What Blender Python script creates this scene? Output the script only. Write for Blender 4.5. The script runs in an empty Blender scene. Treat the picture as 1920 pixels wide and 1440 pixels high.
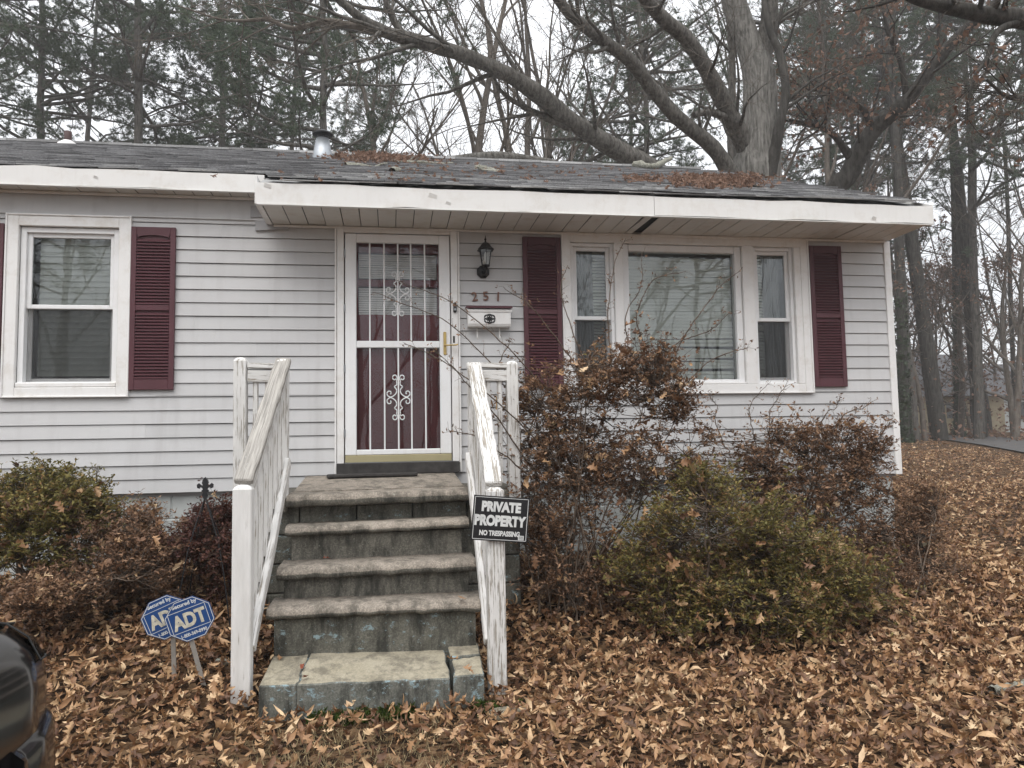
import bpy, math, random
import numpy as np
from mathutils import Vector, Matrix
R_ = math.radians
SC = bpy.context.scene
COL = SC.collection
rng = np.random.default_rng(11)
random.seed(11)

# ------------------------------------------------------------------ camera
F_PX = 1420.0
PSI, TH, RHO = R_(9.1), R_(4.28), 0.0173
CAM = np.array([0.0, -6.6, 1.5])
FW = np.array([math.sin(PSI)*math.cos(TH), math.cos(PSI)*math.cos(TH), math.sin(TH)])
_r0 = np.array([math.cos(PSI), -math.sin(PSI), 0.0]); _u0 = np.cross(_r0, FW)
UP = _u0*math.cos(RHO) + _r0*math.sin(RHO); RT = _r0*math.cos(RHO) - _u0*math.sin(RHO)
cd = bpy.data.cameras.new('camera'); cam = bpy.data.objects.new('camera', cd); COL.objects.link(cam)
cd.sensor_width = 36.0; cd.lens = F_PX/1920*36; cd.clip_start = 0.05; cd.clip_end = 2000
cam.matrix_world = Matrix(((RT[0], UP[0], -FW[0], CAM[0]), (RT[1], UP[1], -FW[1], CAM[1]), (RT[2], UP[2], -FW[2], CAM[2]), (0, 0, 0, 1)))
SC.camera = cam

# ------------------------------------------------------------------ sky, sun, exposure
w = bpy.data.worlds.new('World'); SC.world = w; w.use_nodes = True
nt = w.node_tree; N = nt.nodes; LK = nt.links
for n in list(N): N.remove(n)
out = N.new('ShaderNodeOutputWorld'); bg = N.new('ShaderNodeBackground'); bg.inputs['Strength'].default_value = 0.1
sky = N.new('ShaderNodeTexSky'); sky.sky_type = 'NISHITA'; sky.sun_disc = False
SUN_EL, SUN_AZ = R_(58), R_(205)
sky.sun_elevation = SUN_EL; sky.sun_rotation = SUN_AZ
tc = N.new('ShaderNodeTexCoord'); sp = N.new('ShaderNodeSeparateXYZ')
mr = N.new('ShaderNodeMapRange'); mr.inputs[1].default_value = 0.0; mr.inputs[2].default_value = 1.0
mr.inputs[3].default_value = 6.4; mr.inputs[4].default_value = 14.5          # overcast dome: zenith brighter than horizon
no = N.new('ShaderNodeTexNoise'); no.inputs['Scale'].default_value = 2.6; no.inputs['Detail'].default_value = 6
mp = N.new('ShaderNodeMapping'); mp.inputs['Scale'].default_value = (1, 1, 2.6)
nr = N.new('ShaderNodeMapRange'); nr.inputs[1].default_value = .3; nr.inputs[2].default_value = .7; nr.inputs[3].default_value = .9; nr.inputs[4].default_value = 1.08
mu = N.new('ShaderNodeMath'); mu.operation = 'MULTIPLY'
tint = N.new('ShaderNodeVectorMath'); tint.operation = 'SCALE'; tint.inputs[0].default_value = (.985, 1.0, 1.03)
mx = N.new('ShaderNodeMix'); mx.data_type = 'RGBA'; mx.inputs[0].default_value = .1
LK.new(tc.outputs['Generated'], sp.inputs[0]); LK.new(sp.outputs[2], mr.inputs[0])
LK.new(tc.outputs['Generated'], mp.inputs[0]); LK.new(mp.outputs[0], no.inputs['Vector'])
LK.new(no.outputs[0], nr.inputs[0]); LK.new(mr.outputs[0], mu.inputs[0]); LK.new(nr.outputs[0], mu.inputs[1])
LK.new(mu.outputs[0], tint.inputs['Scale']); LK.new(tint.outputs[0], mx.inputs[6]); LK.new(sky.outputs[0], mx.inputs[7])
LK.new(mx.outputs[2], bg.inputs['Color']); LK.new(bg.outputs[0], out.inputs[0])
sl = bpy.data.lights.new('sun', 'SUN'); sl.energy = 1.4; sl.angle = R_(50); sl.color = (1, .965, .92)
so = bpy.data.objects.new('sun', sl); COL.objects.link(so)
_az = R_(205)   # from the south-west, in front of the house
_d = Vector((math.sin(_az)*math.cos(SUN_EL), math.cos(_az)*math.cos(SUN_EL), math.sin(SUN_EL)))
so.rotation_euler = _d.to_track_quat('Z', 'Y').to_euler()
vs = SC.view_settings; vs.view_transform = 'Standard'; vs.look = 'None'; vs.gamma = 1; vs.use_curve_mapping = False; vs.exposure = 0.64
SC.display_settings.display_device = 'sRGB'
SC.cycles.max_bounces = 6; SC.cycles.transparent_max_bounces = 12; SC.cycles.diffuse_bounces = 3; SC.cycles.glossy_bounces = 3
SC.cycles.use_denoising = True
HAZE = .0018
SC.cycles.volume_bounces = 1

# ------------------------------------------------------------------ measuring helpers (a sight line meets a plane)
def ray(x, y): return FW + RT*(x-960)/F_PX - UP*(y-720)/F_PX
def on_y(x, y, Y): r = ray(x, y); return CAM + r*(Y-CAM[1])/r[1]
def at(x, y, d): return CAM + ray(x, y)*d
def smooth(a, b, v): t = np.clip((v-a)/(b-a), 0, 1); return t*t*(3-2*t)
def terrain(x, y):
    x = np.asarray(x, float); y = np.asarray(y, float)
    z = -.005 + .445*smooth(-2.45, -.2, y) + .031*np.clip(y, 0, 34) + .13*smooth(-3.1, -1.9, y)*smooth(-.70, -.95, x)*(1-smooth(-1.3, -.2, y)) + .05*smooth(-3.0, -2.0, y)*smooth(.75, 1.6, x)*(1-smooth(-1.3, -.2, y))
    z = z + .03*np.sin(x*.7+1.3)*np.sin(y*.6) * (1-smooth(3, 8, y)) * smooth(.3, 2, np.abs(x+.1)) - .25*smooth(-9, -16, y)
    return z
def on_ground(x, y):
    r = ray(x, y); t = .5
    while t < 90:
        p = CAM + r*t
        if p[2] < terrain(p[0], p[1]): return p
        t += .02
    return CAM + r*90
SLOPE = .43; EAVE_Y, EAVE_Z = -.62, 3.56; RIDGE_Y = 3.75
def roof_z(y): return EAVE_Z + SLOPE*(y-EAVE_Y)
def on_roof(x, y):
    r = ray(x, y); t = (EAVE_Z + SLOPE*(CAM[1]-EAVE_Y) - CAM[2])/(r[2]-SLOPE*r[1]); return CAM + r*t

# ------------------------------------------------------------------ object helpers
WL = {}
def wl(o): return WL.get(o.name, np.zeros(3)) if o else np.zeros(3)
def mesh_data(name, V, F, mats, smooth_=False, mi=None):
    V = np.asarray(V, np.float32); me = bpy.data.meshes.new(name)
    if isinstance(F, np.ndarray):
        k = F.shape[1]; me.vertices.add(len(V)); me.vertices.foreach_set('co', V.ravel())
        me.loops.add(F.size); me.loops.foreach_set('vertex_index', F.astype(np.int32).ravel())
        me.polygons.add(len(F)); me.polygons.foreach_set('loop_start', np.arange(0, F.size, k, dtype=np.int32))
        me.update(calc_edges=True)
    else:
        me.from_pydata(V.tolist(), [], [tuple(int(i) for i in f) for f in F]); me.update()
    for m in (mats if isinstance(mats, (list, tuple)) else [mats]): me.materials.append(m)
    if mi is not None: me.polygons.foreach_set('material_index', np.asarray(mi, np.int32))
    if smooth_: me.polygons.foreach_set('use_smooth', np.ones(len(me.polygons), bool))
    return me
def link(name, me, loc, parent=None):
    o = bpy.data.objects.new(name, me); COL.objects.link(o); loc = np.asarray(loc, float)
    WL[o.name] = loc
    if parent: o.parent = parent
    o.location = loc - wl(parent)
    return o
def obj(name, V, F, mats, parent=None, smooth_=False, mi=None, bevel=0, kind=None):
    V = np.asarray(V, float); c = (V.min(0)+V.max(0))/2
    o = link(name, mesh_data(name, V-c, F, mats, smooth_, mi), c, parent)
    if bevel:
        b = o.modifiers.new('bevel', 'BEVEL'); b.width = bevel; b.segments = 1; b.limit_method = 'ANGLE'
    if kind: o['kind'] = kind
    return o
def tag(o, label, cat, group=None, kind=None):
    o['label'] = label; o['category'] = cat
    if group: o['group'] = group
    if kind: o['kind'] = kind
    return o
def thing(name, label, cat, loc, group=None):
    o = bpy.data.objects.new(name, None); COL.objects.link(o); o.location = loc; o.empty_display_size = .1
    WL[o.name] = np.asarray(loc, float); return tag(o, label, cat, group)
BF = [(0, 3, 2, 1), (4, 5, 6, 7), (0, 1, 5, 4), (1, 2, 6, 5), (2, 3, 7, 6), (3, 0, 4, 7)]
def bv(x0, x1, y0, y1, z0, z1):
    return np.array([(x0, y0, z0), (x1, y0, z0), (x1, y1, z0), (x0, y1, z0), (x0, y0, z1), (x1, y0, z1), (x1, y1, z1), (x0, y1, z1)], float)
def box(name, x0, x1, y0, y1, z0, z1, m, parent=None, bevel=.003, kind=None):
    return obj(name, bv(x0, x1, y0, y1, z0, z1), BF, m, parent, bevel=bevel, kind=kind)
def boxes(name, bl, m, parent=None, bevel=0, kind=None):
    V = []; Fc = []
    for b in bl:
        Fc += [tuple(i+8*(len(V)) for i in f) for f in BF]; V.append(bv(*b))
    return obj(name, np.concatenate(V), Fc, m, parent, bevel=bevel, kind=kind)
def copy_of(o, loc, parent=None, name=None):
    c = o.copy(); c.name = name or o.name.split('.')[0]; COL.objects.link(c); WL[c.name] = np.asarray(loc, float)
    c.parent = parent
    c.location = np.asarray(loc, float) - wl(parent); return c
def beam(name, p0, p1, wd, th, m, parent=None, side=(1, 0, 0), bevel=.004, cap=0, segs=1, wob=0):
    """timber along p0-p1, local Z along its length, local X = width"""
    p0 = np.asarray(p0, float); p1 = np.asarray(p1, float); z = p1-p0; L = np.linalg.norm(z); z /= L
    x = np.asarray(side, float); x = x - z*np.dot(x, z); x /= np.linalg.norm(x); y = np.cross(z, x)
    V = []; Fc = []
    for i in range(segs+1):
        t = L*i/segs; dx, dy = (rng.normal(0, wob, 2) if wob else (0, 0))
        for sx, sy in ((-1, -1), (1, -1), (1, 1), (-1, 1)): V.append((sx*wd/2+dx, sy*th/2+dy, t))
    for i in range(segs):
        for k in range(4): Fc.append((4*i+k, 4*i+(k+1) % 4, 4*i+4+(k+1) % 4, 4*i+4+k))
    Fc.append((3, 2, 1, 0))
    if cap:
        n = len(V); b = 4*segs
        for sx, sy in ((-1, -1), (1, -1), (1, 1), (-1, 1)): V.append((sx*wd*.27, sy*th*.27, L+cap))
        for k in range(4): Fc.append((b+k, b+(k+1) % 4, n+(k+1) % 4, n+k))
        Fc.append((n, n+1, n+2, n+3))
    else: Fc.append(tuple(4*segs+k for k in range(4)))
    o = link(name, mesh_data(name, V, Fc, m), p0, parent)
    o.rotation_euler = Matrix(((x[0], y[0], z[0]), (x[1], y[1], z[1]), (x[2], y[2], z[2]))).to_euler()
    if bevel:
        b = o.modifiers.new('bevel', 'BEVEL'); b.width = bevel; b.segments = 1; b.limit_method = 'ANGLE'
    return o

class Acc:
    """collects quads or triangles for one mesh"""
    def __init__(s): s.V = []; s.F = []; s.n = 0
    def add(s, V, F): s.V.append(np.asarray(V, float)); s.F.append(np.asarray(F)+s.n); s.n += len(V)
    def tubes(s, P, Rd, k=5):
        P = np.asarray(P, float); Rd = np.asarray(Rd, float)
        if P.ndim == 2: P = P[None]; Rd = Rd[None]
        M, n, _ = P.shape
        if M == 0: return
        T = np.gradient(P, axis=1); T /= np.linalg.norm(T, axis=2, keepdims=True)+1e-9
        mean = T.mean(1); ref = np.where(np.abs(mean[:, 2:3]) < .8, np.array([[0, 0, 1.]]), np.array([[1., .3, 0]]))
        A = np.cross(T, ref[:, None, :]); A /= np.linalg.norm(A, axis=2, keepdims=True)+1e-9
        B = np.cross(T, A); th = np.arange(k)*2*np.pi/k
        V = P[:, :, None, :] + Rd[:, :, None, None]*(A[:, :, None, :]*np.cos(th)[:, None] + B[:, :, None, :]*np.sin(th)[:, None])
        idx = np.arange(M*n*k).reshape(M, n, k)
        a = idx[:, :-1]; b = idx[:, 1:]
        Fq = np.stack([a, np.roll(a, -1, 2), np.roll(b, -1, 2), b], -1).reshape(-1, 4)
        s.add(V.reshape(-1, 3), Fq)
    def get(s): return np.concatenate(s.V), np.concatenate(s.F)
    def obj(s, name, m, parent=None, smooth_=True, kind=None):
        V, F = s.get(); return obj(name, V, F, m, parent, smooth_, kind=kind)
def smooth_path(pts, n):
    """Catmull-Rom through points (rows may carry radius)"""
    p = np.asarray(pts, float); p = np.vstack([2*p[0]-p[1], p, 2*p[-1]-p[-2]]); m = len(p)-3
    o = []
    for t in np.linspace(0, m-1e-6, n):
        i = int(t); u = t-i; a, b, c, d = p[i:i+4]
        o.append(.5*((2*b)+(-a+c)*u+(2*a-5*b+4*c-d)*u*u+(-a+3*b-3*c+d)*u**3))
    return np.array(o)
def unit(v): return v/(np.linalg.norm(v, axis=-1, keepdims=True)+1e-9)
def rot_frames(nrm, spin):
    """rotation matrices whose local Z is nrm, spun about it"""
    nrm = unit(nrm); ref = np.where(np.abs(nrm[:, 2:3]) < .9, np.array([[0, 0, 1.]]), np.array([[1., 0, 0]]))
    a = unit(np.cross(ref, nrm)); b = np.cross(nrm, a); c, s_ = np.cos(spin)[:, None], np.sin(spin)[:, None]
    return np.stack([a*c+b*s_, b*c-a*s_, nrm], -1)
def instance(temps, pos, Rm, scale, pick=None):
    """merge copies of template (V,F) meshes"""
    pos = np.asarray(pos); scale = np.asarray(scale); n = len(pos)
    if scale.ndim == 1: scale = np.repeat(scale[:, None], 3, 1)
    if pick is None: pick = rng.integers(0, len(temps), n)
    A = Acc()
    for k, (V, F) in enumerate(temps):
        i = np.where(pick == k)[0]
        if not len(i): continue
        W = np.einsum('nij,nvj->nvi', Rm[i], V[None]*scale[i][:, None, :]) + pos[i][:, None, :]
        A.add(W.reshape(-1, 3), (F[None]+(np.arange(len(i))*len(V))[:, None, None]).reshape(-1, F.shape[1]))
    return A.get()

# ------------------------------------------------------------------ materials
def newmat(name):
    m = bpy.data.materials.new(name); m.use_nodes = True; t = m.node_tree
    return m, t, t.nodes['Principled BSDF']
def nd(t, typ, **kw):
    n = t.nodes.new(typ)
    for k, v in kw.items():
        if k in n.inputs: n.inputs[k].default_value = v
        else: setattr(n, k, v)
    return n
def coords(t, scale=(1, 1, 1), src='Object'):
    c = nd(t, 'ShaderNodeTexCoord'); mp = nd(t, 'ShaderNodeMapping'); mp.inputs['Scale'].default_value = scale
    t.links.new(c.outputs[src], mp.inputs[0]); return mp.outputs[0]
def world_coords(t, scale=(1, 1, 1)):
    c = nd(t, 'ShaderNodeNewGeometry'); mp = nd(t, 'ShaderNodeMapping'); mp.inputs['Scale'].default_value = scale
    t.links.new(c.outputs['Position'], mp.inputs[0]); return mp.outputs[0]
def noise(t, vec, scale, detail=5, rough=.6):
    n = nd(t, 'ShaderNodeTexNoise'); n.inputs['Scale'].default_value = scale; n.inputs['Detail'].default_value = detail
    n.inputs['Roughness'].default_value = rough; t.links.new(vec, n.inputs['Vector']); return n.outputs[0]
def ramp(t, fac, stops, interp='LINEAR'):
    r = nd(t, 'ShaderNodeValToRGB'); cr = r.color_ramp; cr.interpolation = interp
    while len(cr.elements) < len(stops): cr.elements.new(.5)
    for e, (p, c) in zip(cr.elements, stops):
        e.position = p; e.color = (c, c, c, 1) if np.isscalar(c) else (*c, 1)
    t.links.new(fac, r.inputs[0]); return r.outputs[0]
def mixc(t, fac, a, b):
    m = nd(t, 'ShaderNodeMix', data_type='RGBA')
    if np.isscalar(fac): m.inputs[0].default_value = fac
    else: t.links.new(fac, m.inputs[0])
    for i, v in ((6, a), (7, b)):
        if isinstance(v, tuple): m.inputs[i].default_value = (*v, 1)
        else: t.links.new(v, m.inputs[i])
    return m.outputs[2]
def bump(t, bs, h, strength=.3, dist=.01):
    b = nd(t, 'ShaderNodeBump'); b.inputs['Strength'].default_value = strength; b.inputs['Distance'].default_value = dist
    t.links.new(h, b.inputs['Height']); t.links.new(b.outputs[0], bs.inputs['Normal'])
def rnd_island(t): return nd(t, 'ShaderNodeNewGeometry').outputs['Random Per Island']
def rnd_obj(t): return nd(t, 'ShaderNodeObjectInfo').outputs['Random']

def m_plain(name, col, rough=.5, var=.12, scale=6, metal=0, bmp=.1, spec=.4):
    m, t, b = newmat(name); v = world_coords(t)
    n = noise(t, v, scale); c = mixc(t, ramp(t, n, [(.3, 0.), (.7, 1.)]), tuple(x*(1-var) for x in col), tuple(min(1, x*(1+var)) for x in col))
    t.links.new(c, b.inputs['Base Color']); b.inputs['Roughness'].default_value = rough; b.inputs['Metallic'].default_value = metal
    b.inputs['Specular IOR Level'].default_value = spec
    if bmp: bump(t, b, noise(t, v, scale*12), bmp, .004)
    return m
def m_siding():
    m, t, b = newmat('grey vinyl siding'); v = world_coords(t)
    big = ramp(t, noise(t, world_coords(t, (.5, .5, 2.2)), 1.7), [(.3, 0.), (.75, 1.)])
    c = mixc(t, big, (.515, .513, .513), (.59, .587, .585))
    pl = ramp(t, rnd_obj(t), [(0, .93), (1, 1.04)])
    mm = nd(t, 'ShaderNodeMix', data_type='RGBA', blend_type='MULTIPLY'); mm.inputs[0].default_value = 1
    t.links.new(c, mm.inputs[6]); t.links.new(pl, mm.inputs[7])
    st = ramp(t, noise(t, world_coords(t, (9, 9, .9)), 1.0, 6), [(.52, 0.), (.8, .35)])
    c2 = mixc(t, st, mm.outputs[2], (.34, .325, .32))
    t.links.new(c2, b.inputs['Base Color']); b.inputs['Roughness'].default_value = .55; b.inputs['Specular IOR Level'].default_value = .3
    bump(t, b, noise(t, world_coords(t, (3, 3, 30)), 9, 4), .12, .004); return m
def m_white(name='white painted trim', col=(.80, .79, .775), dirt=.5):
    m, t, b = newmat(name); v = world_coords(t)
    d = ramp(t, noise(t, v, 7, 7, .7), [(.5, 0.), (.78, dirt)])
    c = mixc(t, d, col, (.50, .44, .36))
    d2 = ramp(t, noise(t, world_coords(t, (14, 14, 1.2)), 2, 5), [(.55, 0.), (.85, .3)])
    t.links.new(mixc(t, d2, c, (.58, .55, .5)), b.inputs['Base Color']); b.inputs['Roughness'].default_value = .45
    bump(t, b, noise(t, v, 60), .08, .003); return m
def m_peel(name, amount, wood=(.30, .27, .23)):
    """white paint flaking off grey weathered timber, grain along local Z"""
    m, t, b = newmat(name); v = coords(t, (34, 34, 1.1)); v2 = coords(t, (9, 9, 1.7))
    g = noise(t, v, 3.0, 8, .65); p = noise(t, v2, 3.2, 7, .7)
    mixv = nd(t, 'ShaderNodeMath', operation='ADD'); mixv.inputs[1].default_value = 0
    a = nd(t, 'ShaderNodeMath', operation='MULTIPLY'); a.inputs[1].default_value = .64
    t.links.new(g, a.inputs[0]); b2 = nd(t, 'ShaderNodeMath', operation='MULTIPLY'); b2.inputs[1].default_value = .36
    t.links.new(p, b2.inputs[0]); t.links.new(a.outputs[0], mixv.inputs[0]); t.links.new(b2.outputs[0], mixv.inputs[1])
    k = ramp(t, mixv.outputs[0], [(.62-.28*amount, 0.), (.66-.28*amount, 1.)])
    wd = mixc(t, ramp(t, g, [(.35, 0.), (.65, 1.)]), tuple(x*.55 for x in wood), tuple(x*1.25 for x in wood))
    pt = mixc(t, ramp(t, noise(t, v2, 2, 5), [(.35, 0.), (.7, 1.)]), (.64, .63, .605), (.77, .76, .74))
    t.links.new(mixc(t, k, pt, wd), b.inputs['Base Color']); b.inputs['Roughness'].default_value = .75; b.inputs['Specular IOR Level'].default_value = .25
    inv = nd(t, 'ShaderNodeMath', operation='SUBTRACT'); inv.inputs[0].default_value = 1; t.links.new(k, inv.inputs[1])
    ad = nd(t, 'ShaderNodeMath', operation='ADD'); t.links.new(inv.outputs[0], ad.inputs[0]); t.links.new(g, ad.inputs[1])
    bump(t, b, ad.outputs[0], .55, .006); return m
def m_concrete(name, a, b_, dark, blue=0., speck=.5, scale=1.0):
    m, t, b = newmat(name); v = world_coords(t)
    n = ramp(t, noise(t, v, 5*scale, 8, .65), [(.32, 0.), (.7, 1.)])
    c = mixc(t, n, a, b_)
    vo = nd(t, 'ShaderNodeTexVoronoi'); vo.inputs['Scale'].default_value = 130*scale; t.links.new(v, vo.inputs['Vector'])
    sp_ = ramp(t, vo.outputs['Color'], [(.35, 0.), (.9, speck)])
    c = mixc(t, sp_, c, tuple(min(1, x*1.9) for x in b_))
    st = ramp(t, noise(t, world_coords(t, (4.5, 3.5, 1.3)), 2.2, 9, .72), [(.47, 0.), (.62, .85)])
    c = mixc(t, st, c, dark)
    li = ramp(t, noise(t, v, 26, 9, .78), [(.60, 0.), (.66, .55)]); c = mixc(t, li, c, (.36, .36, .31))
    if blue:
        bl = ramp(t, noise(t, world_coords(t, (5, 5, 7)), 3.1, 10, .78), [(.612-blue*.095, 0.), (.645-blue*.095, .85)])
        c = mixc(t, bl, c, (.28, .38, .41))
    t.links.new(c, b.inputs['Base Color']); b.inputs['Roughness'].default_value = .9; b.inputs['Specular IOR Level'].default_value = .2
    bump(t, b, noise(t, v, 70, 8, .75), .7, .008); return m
def m_shingle():
    m, t, b = newmat('dark asphalt shingle'); v = world_coords(t)
    c = ramp(t, rnd_obj(t), [(0, (.14, .14, .144)), (.5, (.27, .27, .275)), (1, (.42, .418, .41))])
    isl = ramp(t, rnd_island(t), [(0, .55), (1, 1.3)])
    mm = nd(t, 'ShaderNodeMix', data_type='RGBA', blend_type='MULTIPLY'); mm.inputs[0].default_value = 1
    t.links.new(c, mm.inputs[6]); t.links.new(isl, mm.inputs[7])
    gr = ramp(t, noise(t, v, 160, 3), [(.35, .6), (.7, 1.5)])
    m2 = nd(t, 'ShaderNodeMix', data_type='RGBA', blend_type='MULTIPLY'); m2.inputs[0].default_value = 1
    t.links.new(mm.outputs[2], m2.inputs[6]); t.links.new(gr, m2.inputs[7])
    lich = ramp(t, noise(t, v, 4, 8, .7), [(.56, 0.), (.75, .4)])
    t.links.new(mixc(t, lich, m2.outputs[2], (.16, .155, .14)), b.inputs['Base Color']); b.inputs['Roughness'].default_value = .9; b.inputs['Specular IOR Level'].default_value = .2
    bump(t, b, noise(t, v, 220, 2), .5, .004); return m
def m_bark(name, a, b_, scale=1.0, strength=.8, stretch=.16):
    m, t, b = newmat(name); v = world_coords(t, (1, 1, stretch))
    n = noise(t, v, 14*scale, 8, .65); c = mixc(t, ramp(t, n, [(.35, 0.), (.65, 1.)]), a, b_)
    li = ramp(t, noise(t, world_coords(t), 5, 8, .7), [(.55, 0.), (.7, .5)])
    t.links.new(mixc(t, li, c, tuple(min(1, x*1.35+.015) for x in b_)), b.inputs['Base Color'])
    b.inputs['Roughness'].default_value = .95; b.inputs['Specular IOR Level'].default_value = .1
    bump(t, b, n, strength, .04); return m
def m_leaf(name, stops, rough=.7, trans=.25, vein=True, spec=.25, clump=.34):
    m, t, b = newmat(name)
    f1 = nd(t, 'ShaderNodeMath', operation='MULTIPLY_ADD'); f1.inputs[1].default_value = 1-clump; t.links.new(rnd_island(t), f1.inputs[0])
    f2 = ramp(t, noise(t, world_coords(t), 2.6, 3), [(.33, 0.), (.67, clump)]); t.links.new(f2, f1.inputs[2])
    c = ramp(t, f1.outputs[0], stops)
    n = ramp(t, noise(t, world_coords(t), 45, 4), [(.3, .78), (.7, 1.15)])
    mm = nd(t, 'ShaderNodeMix', data_type='RGBA', blend_type='MULTIPLY'); mm.inputs[0].default_value = 1
    t.links.new(c, mm.inputs[6]); t.links.new(n, mm.inputs[7])
    t.links.new(mm.outputs[2], b.inputs['Base Color']); b.inputs['Roughness'].default_value = rough; b.inputs['Specular IOR Level'].default_value = spec
    if trans:
        tr = nd(t, 'ShaderNodeBsdfTranslucent'); t.links.new(mm.outputs[2], tr.inputs[0])
        ms = nd(t, 'ShaderNodeMixShader'); ms.inputs[0].default_value = trans
        t.links.new(b.outputs[0], ms.inputs[1]); t.links.new(tr.outputs[0], ms.inputs[2])
        t.links.new(ms.outputs[0], t.nodes['Material Output'].inputs[0])
    return m
def m_glass(name='window glass', tint_=(.92, .935, .92), rough=.0, wav=.10, ior=1.58):
    m, t, b = newmat(name); t.nodes.remove(b)
    tr = nd(t, 'ShaderNodeBsdfTransparent'); tr.inputs[0].default_value = (*tint_, 1)
    gl = nd(t, 'ShaderNodeBsdfGlossy'); gl.inputs['Roughness'].default_value = rough; gl.inputs[0].default_value = (.95, .97, 1, 1)
    fr = nd(t, 'ShaderNodeFresnel'); fr.inputs[0].default_value = ior
    ms = nd(t, 'ShaderNodeMixShader'); t.links.new(fr.outputs[0], ms.inputs[0]); t.links.new(tr.outputs[0], ms.inputs[1]); t.links.new(gl.outputs[0], ms.inputs[2])
    bp = nd(t, 'ShaderNodeBump'); bp.inputs['Strength'].default_value = wav; bp.inputs['Distance'].default_value = .004
    n = nd(t, 'ShaderNodeTexNoise'); n.inputs['Scale'].default_value = 3.5; n.inputs['Detail'].default_value = 1
    t.links.new(world_coords(t), n.inputs['Vector']); t.links.new(n.outputs[0], bp.inputs['Height']); t.links.new(bp.outputs[0], gl.inputs['Normal'])
    t.links.new(ms.outputs[0], t.nodes['Material Output'].inputs[0]); return m
def m_screen():
    m, t, b = newmat('insect screen'); b.inputs['Base Color'].default_value = (.02, .02, .02, 1); b.inputs['Roughness'].default_value = .8
    tr = nd(t, 'ShaderNodeBsdfTransparent'); ms = nd(t, 'ShaderNodeMixShader'); ms.inputs[0].default_value = .28
    t.links.new(tr.outputs[0], ms.inputs[1]); t.links.new(b.outputs[0], ms.inputs[2]); t.links.new(ms.outputs[0], t.nodes['Material Output'].inputs[0]); return m
def m_soil():
    m, t, b = newmat('leaf mould and soil'); v = world_coords(t)
    vo = nd(t, 'ShaderNodeTexVoronoi'); vo.inputs['Scale'].default_value = 30; t.links.new(v, vo.inputs['Vector'])
    c = ramp(t, vo.outputs['Color'], [(.25, (.022, .013, .008)), (.42, (.060, .034, .019)), (.6, (.12, .070, .038)), (.8, (.24, .15, .085))])
    n = ramp(t, noise(t, v, 1.2, 6), [(.35, .55), (.7, 1.1)])
    mm = nd(t, 'ShaderNodeMix', data_type='RGBA', blend_type='MULTIPLY'); mm.inputs[0].default_value = 1
    t.links.new(c, mm.inputs[6]); t.links.new(n, mm.inputs[7])
    t.links.new(mm.outputs[2], b.inputs['Base Color']); b.inputs['Roughness'].default_value = 1; b.inputs['Specular IOR Level'].default_value = .1
    bump(t, b, vo.outputs['Distance'], .6, .05); return m

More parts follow.
